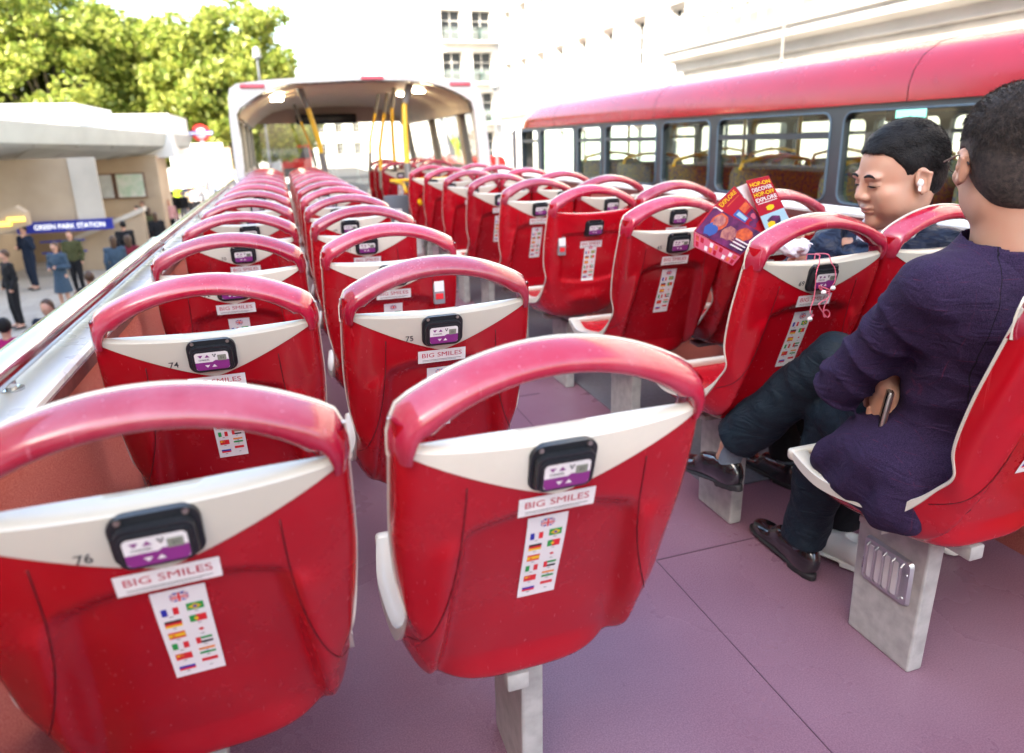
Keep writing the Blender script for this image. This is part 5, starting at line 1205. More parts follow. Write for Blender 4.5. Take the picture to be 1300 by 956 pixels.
fuzz(b1, hair1, hw_, 16000, .0105, 2, HAIRG, 1.13, lambda u: (u[1] < -.15 and u[2] > -.75) or u[2] > .05 + .3 * (u[1] > .25))
JACK = folds(tweed('purple_wool', (.012, .006, .027), (.036, .019, .062), (.20, .02, .05)), 10, .45, .02)
def seam(mt, x0):
    n = mt.node_tree.nodes; l = mt.node_tree.links; b = n['Principled BSDF']; src = b.inputs['Base Color'].links[0].from_socket; tc = n.new('ShaderNodeTexCoord'); sx = n.new('ShaderNodeSeparateXYZ'); l.new(tc.outputs['Object'], sx.inputs[0])
    def M(op, a, b_=None): q = n.new('ShaderNodeMath'); q.operation = op; [l.new(v, q.inputs[i]) if hasattr(v, 'links') else setattr(q.inputs[i], 'default_value', v) for i, v in enumerate((a, b_)) if v is not None]; return q.outputs[0]
    bend = M('MULTIPLY', M('POWER', M('ABSOLUTE', M('SUBTRACT', sx.outputs[2], .38)), 2.0), 1.1)
    d = M('ABSOLUTE', M('SUBTRACT', M('SUBTRACT', sx.outputs[0], x0), bend)); on = M('MULTIPLY', M('LESS_THAN', d, .0011), M('GREATER_THAN', sx.outputs[2], .27)); c = M('LESS_THAN', M('ABSOLUTE', sx.outputs[0]), .0010)
    on = M('MAXIMUM', on, c); mx = n.new('ShaderNodeMixRGB'); mx.inputs[2].default_value = (.004, .002, .008, 1); l.new(on, mx.inputs[0]); l.new(src, mx.inputs[1]); l.new(mx.outputs[0], b.inputs['Base Color'])
seam(JACK, -.125)
def jacket1(P):
    g = .022; d = torso1(P, g)
    aL = cap(P, SL, EL, .072, .066); fL = cap(P, EL, WL, .064, .050); aR = cap(P, SR, ER, .072, .062); fR = cap(P, ER, np.array(WR) * .8 + np.array(ER) * .2, .060, .045)
    arm = smin(smin(aL, fL, .015), smin(aR, fR, .015), .02)
    d = smin(d, arm, .028)
    sk_ = ell(P, (1.215, 1.13, .545), (.042, .170, .080)); sk_ = smin(sk_, ell(P, (1.31, 1.10, .61), (.14, .17, .085)), .05); sk_ = smin(sk_, ell(P, (1.21, 1.05, .52), (.035, .085, .060)), .03); d = smin(d, sk_, .05); d = smin(d, ell(P, (1.48, 1.17, .72), (.12, .08, .13)), .03)
    # folds: sleeve creases, waist creases, drape
    t = P - np.array(SL, 'f'); ax = np.array(EL) - np.array(SL); ax /= np.linalg.norm(ax); s = t @ ax.astype('f')
    near = np.exp(-np.maximum(aL, 0) * 40)
    cre = np.abs(np.sin(s * 44 + 2.2 * vnoise(P, 9, 2))) ** .6 * .011 * np.clip(s / .1, 0, 1) * (s < .36) * near
    z = P[..., 2]; back = np.exp(-((z - .80) / .13) ** 2); wv = (np.abs(np.sin(z * 62 + P[..., 0] * 9 + 2.5 * vnoise(P, 6, 3))) ** .7) * .007 * back * np.clip((1.12 - P[..., 1]) * 6, 0, 1)
    dr = vnoise(P * np.array((1, 1.6, .7)), 15, 5) * .0032 + vnoise(P, 34, 9) * .0018
    sk2 = np.sin(P[..., 1] * 55 + P[..., 2] * 30 + 2 * vnoise(P, 7, 1)) * .006 * np.clip((.66 - z) * 8, 0, 1)
    d = d + cre + wv + dr + sk2
    d = np.maximum(d, -(cap(P, (1.392, 1.04, 1.02), hw_((0, -.02, .09)), .068, .074)))
    return np.maximum(d, np.where(P[..., 0] > 1.26, .51, .445) + .05 * np.clip((P[..., 1] - 1.1) * 4, 0, 1) - z)
_cl('jacket', jacket1, (1.07, .84, .37), (1.76, 1.42, 1.15), .0058, JACK, b1)
def collar1(P):
    a = cap(P, (1.392, 1.035, 1.02), (1.39, 1.04, 1.085), .096, .080); d = np.abs(a) - .008; d = np.maximum(d, 1.018 - P[..., 2]); d = np.maximum(d, P[..., 2] - 1.092 + .12 * np.clip(P[..., 1] - 1.03, 0, 1)); return d
_cl('jacket_collar', collar1, (1.27, .92, 1.0), (1.51, 1.16, 1.13), .004, JACK, b1)
TROU = folds(fabric('navy_trousers', (.005, .012, .019), (.009, .020, .031), 260, .3, .6), 9, .6, .018)
def trous1(P):
    d = ell(P, (1.40, 1.08, .585), (.18, .14, .09))
    for a, b, c_, r0, r1, r2 in ((HL, KL, AL, .092, .070, .066), (HR, KR, AR, .092, .072, .076)):
        d = smin(d, cap(P, a, b, r0, r1), .02); d = smin(d, cap(P, b, c_, r1, r2), .008)
    d = d + vnoise(P * np.array((1, 1, .8)), 17, 3) * .006 + vnoise(P, 38, 6) * .0022 + np.abs(np.sin((P[..., 1] - P[..., 2]) * 38 + 2 * vnoise(P, 8, 7))) * .005 * np.exp(-(np.linalg.norm(P - np.array(KR, 'f'), axis=-1) / .12) ** 2)
    # cut at the hems
    for a, b, off in ((KL, AL, .015), (KR, AR, .050)):
        a, b = np.array(a), np.array(b); ax = (b - a) / np.linalg.norm(b - a); pl = (P - (b - ax * off).astype('f')) @ ax.astype('f'); loc = np.linalg.norm(P - b.astype('f'), axis=-1) - .20; d = np.maximum(d, np.where(loc < 0, pl, -1))
    return d
_cl('trousers', trous1, (1.12, .86, .08), (1.72, 1.98, .88), .0066, TROU, b1)
SHOE = mat('polished_black_leather', (.010, .010, .012), .16, coat=.8, spec=.7, bump=.25, bscale=40); SOCK = fabric('grey_sock', (.16, .20, .25), None, 500, .4); SOLE = mat('shoe_sole', (.02, .02, .022), .5)
def shoe(par, heel, toe, up, ankle, mt=SHOE, smt=SOLE, sock=SOCK, laces=True, wd=.041):
    heel, toe, up, ankle = [np.array(q, float) for q in (heel, toe, up, ankle)]; a = toe - heel; L = np.linalg.norm(a); a /= L; up = up - a * (up @ a); up /= np.linalg.norm(up); b = np.cross(a, up)
    M = np.stack([b, a, up], 1); Q = lambda p: heel + M @ np.array(p, float)
    def fn(P):
        d = ell(P, Q((0, .035, .045)), (wd * .92, .058, .058), M); d = smin(d, ell(P, Q((0, L * .40, .040)), (wd * .92, L * .27, .050), M), .03); d = smin(d, ell(P, Q((0, L * .74, .022)), (wd, L * .27, .028), M), .025)
        q = (P - heel.astype('f')) @ M.astype('f'); d = np.maximum(d, .006 - q[..., 2]); d = np.maximum(d, q[..., 2] - .088 + .12 * np.clip(q[..., 1] - .09, 0, 1)); return np.maximum(d, -ell(P, Q((0, .045, .11)), (.030, .040, .05), M))
    lo, hi = box_around([Q((sx, y, z)) for sx in (-.06, .06) for y in (-.03, L + .03) for z in (-.02, .11)], .0); o = _cl('shoe', fn, lo, hi, .0042, mt, par)
    def sfn(P):
        q = (P - heel.astype('f')) @ M.astype('f'); y = np.clip((q[..., 1] + .02) / (L + .035), 0, 1); ww = wd * 1.06 * (.80 + .2 * np.sin(np.clip((y - .35) * 3, -1.2, 1.57))) * np.sqrt(np.clip(1 - ((y - .5) * 2) ** 6, 0, 1)); d = np.abs(q[..., 0]) - ww
        hz = np.where(q[..., 1] < .075, .022, .010); return np.maximum(np.maximum(d, np.abs(q[..., 2] - .006 + hz / 2 - .004) - hz / 2), np.maximum(-.022 - q[..., 1], q[..., 1] - L - .012))
    _cl('sole', sfn, lo, hi, .0045, smt, par)
    if sock is not None: _cl('sock', lambda P: cap(P, Q((0, .045, .05)), ankle, .034, .036), *box_around([Q((0, .045, .05)), ankle], .06), .006, sock, par)
    if laces:
        mb = MB()
        for k in range(4): y = L * (.36 + .07 * k); z = .082 - .09 * k * .12 - .004 * k; mb.tube([Q((-.020, y, z - .010)) - par.location, Q((0, y, z)) - par.location, Q((.020, y + .004, z - .010)) - par.location], .0022, 5)
        mb.build('laces', SOLE, par)
pl = Vector(b1.location)
shoe(b1, (1.418, 1.475, .012), (1.44, 1.765, .012), (0, 0, 1), (1.415, 1.515, .19))
shoe(b1, (1.285, 1.685, .235), (1.262, 1.965, .19), (-.05, .16, 1), (1.288, 1.695, .41))
# spectacles, phone
gl = empty('spectacles', hw_((0, .085, .118))); tag(gl, 'thin-rimmed spectacles worn by the man in the purple jacket', 'glasses')
GM = mat('dark_metal_rim', (.06, .05, .05), .3, metal=.8); L0 = np.array(gl.location)
for s in (-1, 1):
    mb = MB(); mb.tube([hw_(p) - L0 for p in ((s * .068, .092, .122), (s * .078, .06, .122), (s * .084, .0, .127), (s * .083, -.018, .124), (s * .080, -.034, .108))], .0019, 6); mb.build('temple', GM, gl)
    mb = MB(); mb.tube([hw_((s * .034 + .026 * math.cos(t), .103 - .008 * abs(math.cos(t)), .117 + .018 * math.sin(t))) - L0 for t in np.linspace(0, 2 * math.pi, 20)], .0012, 5); mb.build('rim', GM, gl)
mb = MB(); mb.tube([hw_(p) - L0 for p in ((-.010, .106, .118), (0, .110, .121), (.010, .106, .118))], .0014, 5); mb.build('bridge', GM, gl)
ph = empty('phone', (1.252, 1.140, .690)); tag(ph, 'dark smartphone held under the folded arm of the purple jacket', 'phone')
Mp = Matrix.Rotation(R_(-42), 4, 'Z') @ Matrix.Rotation(R_(-8), 4, 'X') @ Matrix.Rotation(R_(8), 4, 'Y')
mb = MB(); mb.box((-.0045, -.035, -.075), (.0045, .035, .07), bev=.004, M=Mp); mb.build('phone_body', mat('phone_metal', (.5, .48, .47), .3, metal=.9), ph, autos=50)
mb = MB(); mb.box((-.0062, -.033, -.073), (-.0046, .033, .068), bev=.0006, M=Mp); mb.build('screen', mat('phone_black', (.01, .01, .012), .05), ph, autos=50)
mb = MB(); mb.box((.0046, -.034, -.074), (.0075, .034, .069), bev=.001, M=Mp); mb.build('case', mat('phone_case', (.08, .03, .03), .5), ph, autos=50)
# ---------------------------------------------------------------- man in the navy jacket
LOC2 = (1.88, 1.80, .50); F2 = 1.27
h2, hw2 = frame((1.880, 1.735, 1.046), R_(76), R_(-15), R_(-2), F2)
S2L, S2R = (1.80, 1.93, .93), (1.98, 1.66, .94); E2L, E2R = (1.70, 2.08, .74), (2.06, 1.80, .70); W2L, W2R = (1.655, 1.93, .90), (1.88, 2.03, .68)
H2L, H2R = (1.79, 1.82, .58), (1.96, 1.80, .58); K2L, K2R = (1.75, 2.22, .60), (1.95, 2.22, .60); A2L, A2R = (1.755, 2.02, .12), (1.95, 2.20, .12)
def torso2(P, g=0):
    d = ell(P, (1.89, 1.80, .64), (.165 + g, .13 + g, .14 + g)); d = smin(d, ell(P, (1.89, 1.80, .84), (.135 + g, .145 + g, .17 + g)), .06); d = smin(d, cap(P, S2L, S2R, .062 + g, .062 + g), .06)
    return smin(d, cap(P, (1.88, 1.785, .95), (1.865, 1.765, 1.03), .075 + g, .062 + g), .05)
def body2(P):
    d = torso2(P, -.02)
    for a, b, c_, r0, r1, r2 in ((S2L, E2L, W2L, .045, .038, .026), (S2R, E2R, W2R, .045, .038, .026), (H2L, K2L, A2L, .07, .05, .036), (H2R, K2R, A2R, .07, .05, .036)): d = smin(d, cap(P, a, b, r0, r1), .02); d = smin(d, cap(P, b, c_, r1, r2), .01)
    for a in (A2L, A2R): d = smin(d, cap(P, a, np.array(a) + (0, .08, -.075), .032, .018), .02)
    return d
def headneck2(P):
    q = h2(P); d = head_sdf(q, True) * F2; d = smin(d, cap(P, (1.885, 1.785, .98), hw2((0, -.030, .075)), .072, .068), .03)
    for s in (-1, 1): d = smin(d, ear_sdf(q, s) * F2, .003)
    return d
c2_ = hw2((0, 0, .12))
b2 = join_parts('person', [(body2, (1.58, 1.58, .02), (2.16, 2.45, 1.08), .012), (headneck2, c2_ - np.array((.19, .19, .22)), c2_ + np.array((.19, .19, .20)), .0036),
    (lambda P: hand_sdf(P, W2L, (-.35, -.25, .75), (.6, .2, .3), (-.6, -.3, -.4), (.35, .4, .45, .5), 1.05), np.array(W2L) - .15, np.array(W2L) + .15, .0036),
    (lambda P: hand_sdf(P, W2R, (-.6, .5, -.2), (.3, .6, .1), (0, 0, -1), (.3, .3, .35, .4), 1.0), np.array(W2R) - .14, np.array(W2R) + .14, .004)], SKIN_A, None, LOC2)
tag(b2, 'black-haired man in navy jacket looking down to his left at the open leaflets', 'person')
def hair2(P):
    q = h2(P); d = ell(q, (0, -.020, .155), (.0835, .101, .094)); d = smin(d, ell(q, (0, -.055, .10), (.064, .052, .06)), .03)
    x, y, z = q[..., 0], q[..., 1], q[..., 2]; ax = np.abs(x)
    line = np.interp(y, [-.12, -.04, -.026, -.008, .016, .023, .040, .056, .12], [.046, .056, .10, .090, .094, .142, .172, .190, .196])
    d = np.maximum(d, (line - z) * .8 + .0022 * vnoise(q, 260, 2))
    for s in (-1, 1): d = np.maximum(d, -ell(q, (s * .088, -.008, .105), (.022, .024, .036)))
    st = np.sin((y * 1.0 + ax * .8 - z * .4) * 520 + 6 * vnoise(q, 25)) * .0006 + vnoise(q, 45, 4) * .0022; return (d + st) * F2
_cl('hair', hair2, c2_ - np.array((.19, .19, .22)), c2_ + np.array((.19, .19, .20)), .0036, HAIRB, b2)
fuzz(b2, hair2, hw2, 9000, .013, 5, HAIRB, F2, lambda u: (u[1] < -.1 and u[2] > -.4) or u[2] > .45)
# brows, lash lines, lips
L2 = np.array(b2.location)
for s in (-1, 1):
    def onface(x, z, out=.0):      # march to the face surface
        y = .12
        for _ in range(60):
            dd = float(head_sdf(np.array([[x, y, z]], 'f'), True)[0]); y -= max(dd * .8, .0002) if dd > .0006 else 0
        return (x, y + out, z)
    mb = MB(); mb.tube([hw2(onface(s * x, z, .0002)) - L2 for x, z in ((.014, .1395), (.022, .1425), (.032, .1435), (.042, .1420), (.050, .1375))], [.003, .0045, .0048, .0038, .0016], 6); mb.build('eyebrow', HAIRB, b2)
    mb = MB(); mb.tube([hw2(onface(s * x, z, .0004)) - L2 for x, z in ((.016, .1150), (.023, .1168), (.031, .1174), (.040, .1166), (.048, .1148))], [.0006, .0014, .0017, .0015, .0007], 5); mb.build('eyelash_line', HAIRB, b2)
    mb = MB(); mb.tube([hw2(onface(s * x, z, .0002)) - L2 for x, z in ((.019, .1143), (.025, .1146), (.032, .1147), (.039, .1145), (.045, .1140))], [.0004, .0015, .0021, .0016, .0004], 8); mb.build('eye', mat('eye_dark', (.03, .018, .012), .12), b2)
lipm = mat('lips', (.36, .12, .10), .4)
for z, r_, ww in ((.0615, .0034, .021), (.0520, .0040, .018)):
    mb = MB(); mb.tube([hw2(onface(x * ww, z - .002 * abs(x) ** 2 * (1 if z > .057 else -1.2), -.0016)) - L2 for x in np.linspace(-1, 1, 9)], [r_ * q for q in (.25, .6, .9, 1, .95, 1, .9, .6, .25)], 8); mb.build('lip', lipm, b2)
NAVY = folds(fabric('navy_nylon', (.006, .012, .034), (.012, .022, .055), 40, .25, .45), 10, .8, .025)
def jacket2(P):
    d = torso2(P, .02); arm = 9.
    for a, b, c_, r0, r1, r2 in ((S2L, E2L, W2L, .075, .065, .05), (S2R, E2R, W2R, .075, .065, .05)):
        cc = np.array(b) * .12 + np.array(c_) * .88; arm = np.minimum(arm, smin(cap(P, a, b, r0, r1), cap(P, b, cc, r1, r2), .015))
    d = smin(d, arm, .03); rad = np.hypot(P[..., 0] - 1.885, P[..., 1] - 1.785); d = np.maximum(d, np.where(rad < .14, P[..., 2] - (1.0 + .45 * (P[..., 0] - 1.88)), -1)); d = smin(d, np.maximum(np.abs(cap(P, (1.890, 1.785, .98), (1.91, 1.785, 1.08), .100, .104)) - .010, np.maximum(P[..., 2] - 1.022 - .48 * (P[..., 0] - 1.88), .96 - P[..., 2])), .015)
    d = d + vnoise(P, 16, 2) * .008 + vnoise(P, 38, 5) * .003 + np.abs(np.sin(P[..., 2] * 60 + 3 * vnoise(P, 7, 3))) * .005; return np.maximum(d, .47 - P[..., 2])
_cl('jacket', jacket2, (1.56, 1.55, .45), (2.2, 2.2, 1.13), .0065, NAVY, b2)
def shirt2(P):
    a = cap(P, (1.885, 1.785, .98), (1.895, 1.775, 1.10), .090, .084); return np.maximum(np.maximum(np.abs(a) - .005, P[..., 2] - 1.052 - .45 * (P[..., 0] - 1.88)), .94 - P[..., 2])
_cl('shirt_collar', shirt2, (1.74, 1.65, .94), (2.02, 1.90, 1.14), .004, mat('white_shirt', (.72, .72, .78), .7, bump=.3, bscale=300), b2)
def trous2(P):
    d = ell(P, (1.88, 1.80, .60), (.17, .15, .10))
    for a, b, c_, r0, r1, r2 in ((H2L, K2L, A2L, .09, .072, .06), (H2R, K2R, A2R, .09, .072, .06)): d = smin(d, cap(P, a, b, r0, r1), .02); d = smin(d, cap(P, b, c_, r1, r2), .008)
    return np.maximum(d + vnoise(P, 17, 3) * .006, .105 - P[..., 2])
_cl('trousers', trous2, (1.62, 1.62, .06), (2.12, 2.42, .74), .009, fabric('black_trousers', (.012, .013, .016), None, 260, .3), b2)
shoe(b2, (1.75, 1.96, .012), (1.72, 2.22, .012), (0, 0, 1), (1.755, 2.02, .15)); shoe(b2, (1.95, 2.14, .012), (1.97, 2.40, .012), (0, 0, 1), (1.95, 2.20, .15), laces=False)
eb = empty('earbud', hw2((.0, 0, 0))); e0 = hw2((-.083, -.002, .104)); e1 = hw2((.083, -.002, .104)); e0 = e0 if (e0[0] + e0[1]) < (e1[0] + e1[1]) else e1
eb.location = e0; tag(eb, 'small white earbud in the ear of the man in the navy jacket', 'earbud'); mb = MB(); mb.sphere((0, 0, 0), (.010, .010, .012)); mb.build('bud', mat('white_gloss', (.8, .8, .8), .2), eb); mb = MB(); mb.tube([(0, 0, 0), (-.003, -.004, -.024)], .0042, 8); mb.build('stem', mat('white_gloss', (.8, .8, .8), .2), eb)
# ---------------------------------------------------------------- neighbour of the purple jacket (mostly outside the frame)
LOC3 = (1.87, 1.02, .50)
def body3(P, g=0, legs=True):
    d = ell(P, (1.87, 1.0, .64), (.165 + g, .12 + g, .14 + g)); d = smin(d, ell(P, (1.88, 1.02, .84), (.16 + g, .11 + g, .17 + g)), .05); d = smin(d, cap(P, (1.73, 1.03, .98), (2.02, 1.03, .98), .05 + g, .05 + g), .04)
    for a, b, c_, r0, r1, r2 in (((1.72, 1.03, .97), (1.71, 1.10, .73), (1.80, 1.30, .68), .05, .04, .03), ((2.02, 1.03, .97), (2.03, 1.10, .73), (1.93, 1.30, .68), .05, .04, .03)): d = smin(d, cap(P, a, b, r0 + g, r1 + g), .02); d = smin(d, cap(P, b, c_, r1 + g, r2 + g), .01)
    return d
def legs3(P, g):
    d = 9.
    for a, b, c_ in (((1.79, 1.0, .58), (1.68, 1.38, .58), (1.60, 1.56, .12)), ((1.95, 1.0, .58), (1.93, 1.42, .58), (1.93, 1.52, .12))): d = np.minimum(d, smin(cap(P, a, b, .08 + g, .055 + g), cap(P, b, c_, .055 + g, .04 + g), .01))
    return d
def full3(P):
    q = (P - np.array((1.88, 1.05, 1.07), 'f')); return smin(smin(smin(body3(P, -.01), legs3(P, -.005), .02), cap(P, (1.88, 1.03, 1.0), (1.88, 1.05, 1.12), .055, .055), .02), head_sdf(q), .02)
b3 = join_parts('person', [(full3, (1.5, .84, .05), (2.12, 1.72, 1.34), .011)], SKIN_A, None, LOC3); tag(b3, 'seated passenger in grey top and white-soled canvas shoes next to the purple jacket', 'person')
_cl('top', lambda P: np.maximum(body3(P, .016) + vnoise(P, 17, 4) * .006, .5 - P[..., 2]), (1.62, .82, .45), (2.14, 1.34, 1.1), .011, fabric('grey_marl', (.2, .2, .22)), b3)
_cl('trousers', lambda P: np.maximum(legs3(P, .018) + vnoise(P, 17, 4) * .004, .10 - P[..., 2]), (1.5, .86, .05), (2.1, 1.7, .72), .010, fabric('black_jeans', (.012, .012, .016)), b3)
_cl('hair', lambda P: np.maximum(ell(P, (1.88, 1.03, 1.225), (.085, .102, .097)), 1.17 + (P[..., 1] - 1.05) * .6 - P[..., 2]), (1.76, .9, 1.1), (2.0, 1.17, 1.35), .008, HAIRB, b3)
CAN = mat('white_rubber', (.7, .69, .64), .5); CANV = mat('black_canvas', (.03, .03, .03), .8)
shoe(b3, (1.60, 1.43, .018), (1.50, 1.70, .018), (0, 0, 1), (1.60, 1.56, .18), CAN, CAN, None, False, .05); shoe(b3, (1.93, 1.42, .018), (1.93, 1.70, .018), (0, 0, 1), (1.93, 1.50, .18), CAN, CAN, None, False, .05)
# ================================================================ leaflets, bag, earphones
LR = mat('leaflet_red', (.40, .01, .03), .3); LY = mat('leaflet_yellow', (.85, .55, .02), .35); LW = mat('leaflet_white', (.75, .74, .74), .3); LB = mat('leaflet_blue', (.05, .12, .4), .3); LO = mat('leaflet_orange', (.75, .16, .05), .3, noise=.5, nscale=50, c2=(.4, .05, .05)); LS = mat('leaflet_skin', (.55, .26, .2), .3, noise=.5, nscale=60, c2=(.25, .07, .12)); LD = mat('leaflet_dark', (.03, .02, .06), .3, noise=.5, nscale=22, c2=(.22, .04, .16)); LK = mat('leaflet_sky', (.35, .55, .65), .3); LP = mat('leaflet_pink', (.6, .12, .2), .3)
LM = [LR, LY, LW, LB, LO, LS, LD, LK, LP]
def P7(x, y, Y): return px(860 + x / 5.62, 210 + y / 5.62, Y)
def sheet_poly(mb, pts, mi, Y, off):
    n = len(mb.v)
    for x, y in pts: X, z = P7(x, y, Y); mb.v.append((X, Y - off, z))
    mb.f.append(tuple(range(n, n + len(pts)))); mb.mi.append(mi)
def leaflet(quad, Y, label, deco):
    pts = [P7(x, y, Y) for x, y in quad]; c = np.mean(pts, 0); r = empty('leaflet', (c[0], Y, c[1])); tag(r, label, 'leaflet')
    mb = MB(); n = len(pts); mb.add([(x, Y, z) for x, z in pts] + [(x, Y + .0012, z) for x, z in pts], [tuple(range(n))[::-1], tuple(range(n, 2 * n))] + [(i, (i + 1) % n, n + (i + 1) % n, n + i) for i in range(n)])
    mb.v = [(x - c[0], y - Y, z - c[1]) for x, y, z in mb.v]; mb.build('paper', LR, r, smooth=False)
    q = MB(); deco(q); q.v = [(x - c[0], y - Y, z - c[1]) for x, y, z in q.v]; q.build('print', LM, r, smooth=False, fix=False); return r
def bil(quad, u, t):
    (ax, ay), (bx, by), (cx, cy), (dx, dy) = quad; return ((ax * (1 - u) + bx * u) * (1 - t) + (dx * (1 - u) + cx * u) * t, (ay * (1 - u) + by * u) * (1 - t) + (dy * (1 - u) + cy * u) * t)
def ltext(mb, s, quad, u0, u1, t, h, mi, Y, off=.0016, bold=.02):
    V, F = text2d(s, 1, bold); w_ = V[:, 0].max() - V[:, 0].min(); hh = V[:, 1].max() - V[:, 1].min(); n = len(mb.v)
    for x, y in V:
        u = (u0 + u1) / 2 + x / w_ * (u1 - u0); tt = t - y / hh * h; X, z = P7(*bil(quad, u, tt), Y); mb.v.append((X, Y - off, z))
    mb.f += [tuple(i + n for i in f) for f in F]; mb.mi += [mi] * len(F)
def lrect(mb, quad, u0, t0, u1, t1, mi, Y, off=.0008): sheet_poly(mb, [bil(quad, u0, t0), bil(quad, u1, t0), bil(quad, u1, t1), bil(quad, u0, t1)], mi, Y, off)
def lblob(mb, quad, u, t, ru, rt, mi, Y, off, n=12, a0=0):
    sheet_poly(mb, [bil(quad, u + ru * math.cos(a0 + 6.283 * k / n) * (1 + .2 * math.sin(3 * k)), t + rt * math.sin(a0 + 6.283 * k / n)) for k in range(n)], mi, Y, off)
QR = [(490, 108), (652, 72), (815, 412), (635, 492)]
def dR(m_):
    Y = 1.93
    for s, t, mi in (('HOP-ON', .10, 1), ('DISCOVER', .20, 2), ('HOP-OFF', .295, 1), ('EXPLORE', .395, 2)): ltext(m_, s, QR, .07, .93, t, .075, mi, Y)
    lrect(m_, QR, .1, .455, .9, .468, 2, Y); lblob(m_, QR, .5, .575, .16, .05, 1, Y, .0014); lrect(m_, QR, 0.02, .67, .98, .985, 7, Y); lblob(m_, QR, .45, .83, .25, .1, 6, Y, .0012); lblob(m_, QR, .3, .87, .15, .06, 1, Y, .0015); lrect(m_, QR, .1, .93, .85, .955, 2, Y, .0016)
leaflet(QR, 1.93, 'red leaflet reading HOP-ON DISCOVER HOP-OFF EXPLORE, rightmost of the fanned leaflets', dR)
QM = [(262, 290), (408, 148), (640, 430), (600, 500)]
def dM(m_):
    Y = 1.945; ltext(m_, 'EXPLORE', QM, .12, .9, .075, .085, 1, Y, bold=.01); lrect(m_, QM, .25, .17, .9, .185, 4, Y); lrect(m_, QM, .1, .36, .45, .62, 3, Y); lrect(m_, QM, .2, .40, .4, .60, 7, Y, .0012); lrect(m_, QM, .5, .36, .95, .5, 4, Y); lrect(m_, QM, .5, .55, .95, .8, 6, Y); lblob(m_, QM, .3, .75, .2, .08, 6, Y, .001); lblob(m_, QM, .72, .66, .14, .06, 8, Y, .0015)
leaflet(QM, 1.945, 'red leaflet with slanted yellow EXPLORE heading, middle of the fan', dM)
QI = [(420, 158), (492, 128), (600, 330), (585, 350)]
leaflet(QI, 1.955, 'pale inner page showing between two red leaflets', lambda m_: lrect(m_, QI, .0, .0, 1, 1, 2, 1.955))
QL = [(118, 470), (262, 288), (628, 492), (452, 645)]
def dL(m_):
    Y = 1.915; lrect(m_, QL, .02, .02, .98, .98, 6, Y); lblob(m_, QL, .62, .25, .30, .14, 4, Y, .001); lblob(m_, QL, .66, .24, .20, .10, 5, Y, .0013); lblob(m_, QL, .30, .22, .22, .12, 3, Y, .0012); lblob(m_, QL, .45, .52, .24, .13, 5, Y, .0014); lblob(m_, QL, .66, .74, .22, .14, 4, Y, .0015)
    for k in range(4): lblob(m_, QL, .30 + .07 * k, .60 - .02 * k, .02, .10, 5, Y, .0017, 8)
    sheet_poly(m_, [bil(QL, u, t) for u, t in ((.92, -.0), (1.0, .02), (1.0, .17), (.94, .17), (.97, .05))], 2, Y, .0019)
    for k in range(3): lrect(m_, QL, .15 + .12 * k, .68, .20 + .12 * k, .93, 2, Y, .0018)
leaflet(QL, 1.915, 'leaflet with a large dark and orange picture, leftmost of the fan', dL)
QS = [(118, 474), (452, 649), (395, 718), (116, 580)]
def dS(m_):
    Y = 1.91; lrect(m_, QS, .01, .03, .99, .97, 8, Y)
    for i in range(9):
        for j in range(2): lrect(m_, QS, .04 + i * .105, .12 + j * .42, .11 + i * .105, .46 + j * .42, (4, 0, 8, 2)[(i + j) % 4], Y, .0012)
leaflet(QS, 1.91, 'pink grid strip at the foot of the picture leaflet', dS)
# crumpled bag in the hand
bg_ = np.array((1.60, 1.80, 1.0)); X, z = px(1010, 310, 1.82); cB = np.array((X, 1.82, z - .012))
def bagf(P): d = ell(P, cB, (.055, .03, .030)); return d + vnoise(P, 70, 3) * .010 + np.abs(vnoise(P, 120, 8)) * .006
pb, qb = sdf_mesh(bagf, cB - .09, cB + .09, .004); o = mesh_obj('plastic_bag', pb - cB, qb[:, ::-1], mat('bag_film', (.62, .60, .66), .22, spec=.7), smooth=False); o.location = cB; tag(o, 'crumpled pale plastic bag behind the panel with pink earphones', 'bag')
# pink earphones
er = empty('earphones', (1.40, 1.5, 1.0)); tag(er, 'tangled pink earphones with white plugs draped over the seat panel', 'earphones'); PINK = mat('pink_cord', (.75, .16, .24), .35); e_ = np.array(er.location)
def P6(x, y, Y=1.515): X, z = px(960 + x / 5.03, 270 + y / 5.03, Y); return np.array((X, Y, z)) - e_
def cord(pts, r_=.0016, Y=None):
    q = [P6(x, y, 1.512 if y > 300 and y < 470 else 1.52) for x, y in pts]; out = []
    for i in range(len(q) - 1):
        a, b, c_, d = q[max(i - 1, 0)], q[i], q[i + 1], q[min(i + 2, len(q) - 1)]
        for t in np.linspace(0, 1, 6)[:-1]: out.append(.5 * (2 * b + (c_ - a) * t + (2 * a - 5 * b + 4 * c_ - d) * t * t + (3 * b - 3 * c_ + d - a) * t ** 3))
    out.append(q[-1]); mb = MB(); mb.tube(out, r_, 6); return mb
cord([(408, 272), (403, 295), (404, 320), (390, 360), (382, 400), (378, 470), (372, 520), (365, 560), (350, 600), (345, 640), (365, 655), (342, 668)]).build('cord', PINK, er)
cord([(462, 268), (470, 285), (482, 325), (500, 350), (508, 400), (503, 440), (485, 470), (468, 500), (470, 525), (455, 548), (415, 570), (400, 592), (425, 635), (455, 668), (470, 645), (455, 622), (428, 630), (440, 665), (430, 655), (435, 600), (462, 545)]).build('cord', PINK, er)
cord([(403, 466), (430, 478), (460, 490), (468, 505), (440, 500), (410, 490), (405, 475), (450, 515), (470, 520)], .002).build('cord_knot', PINK, er)
for x, y in ((430, 510), (342, 680), (490, 482)): mb = MB(); mb.sphere(P6(x, y, 1.505), (.008, .006, .007), n=7); mb.build('plug', LW, er)
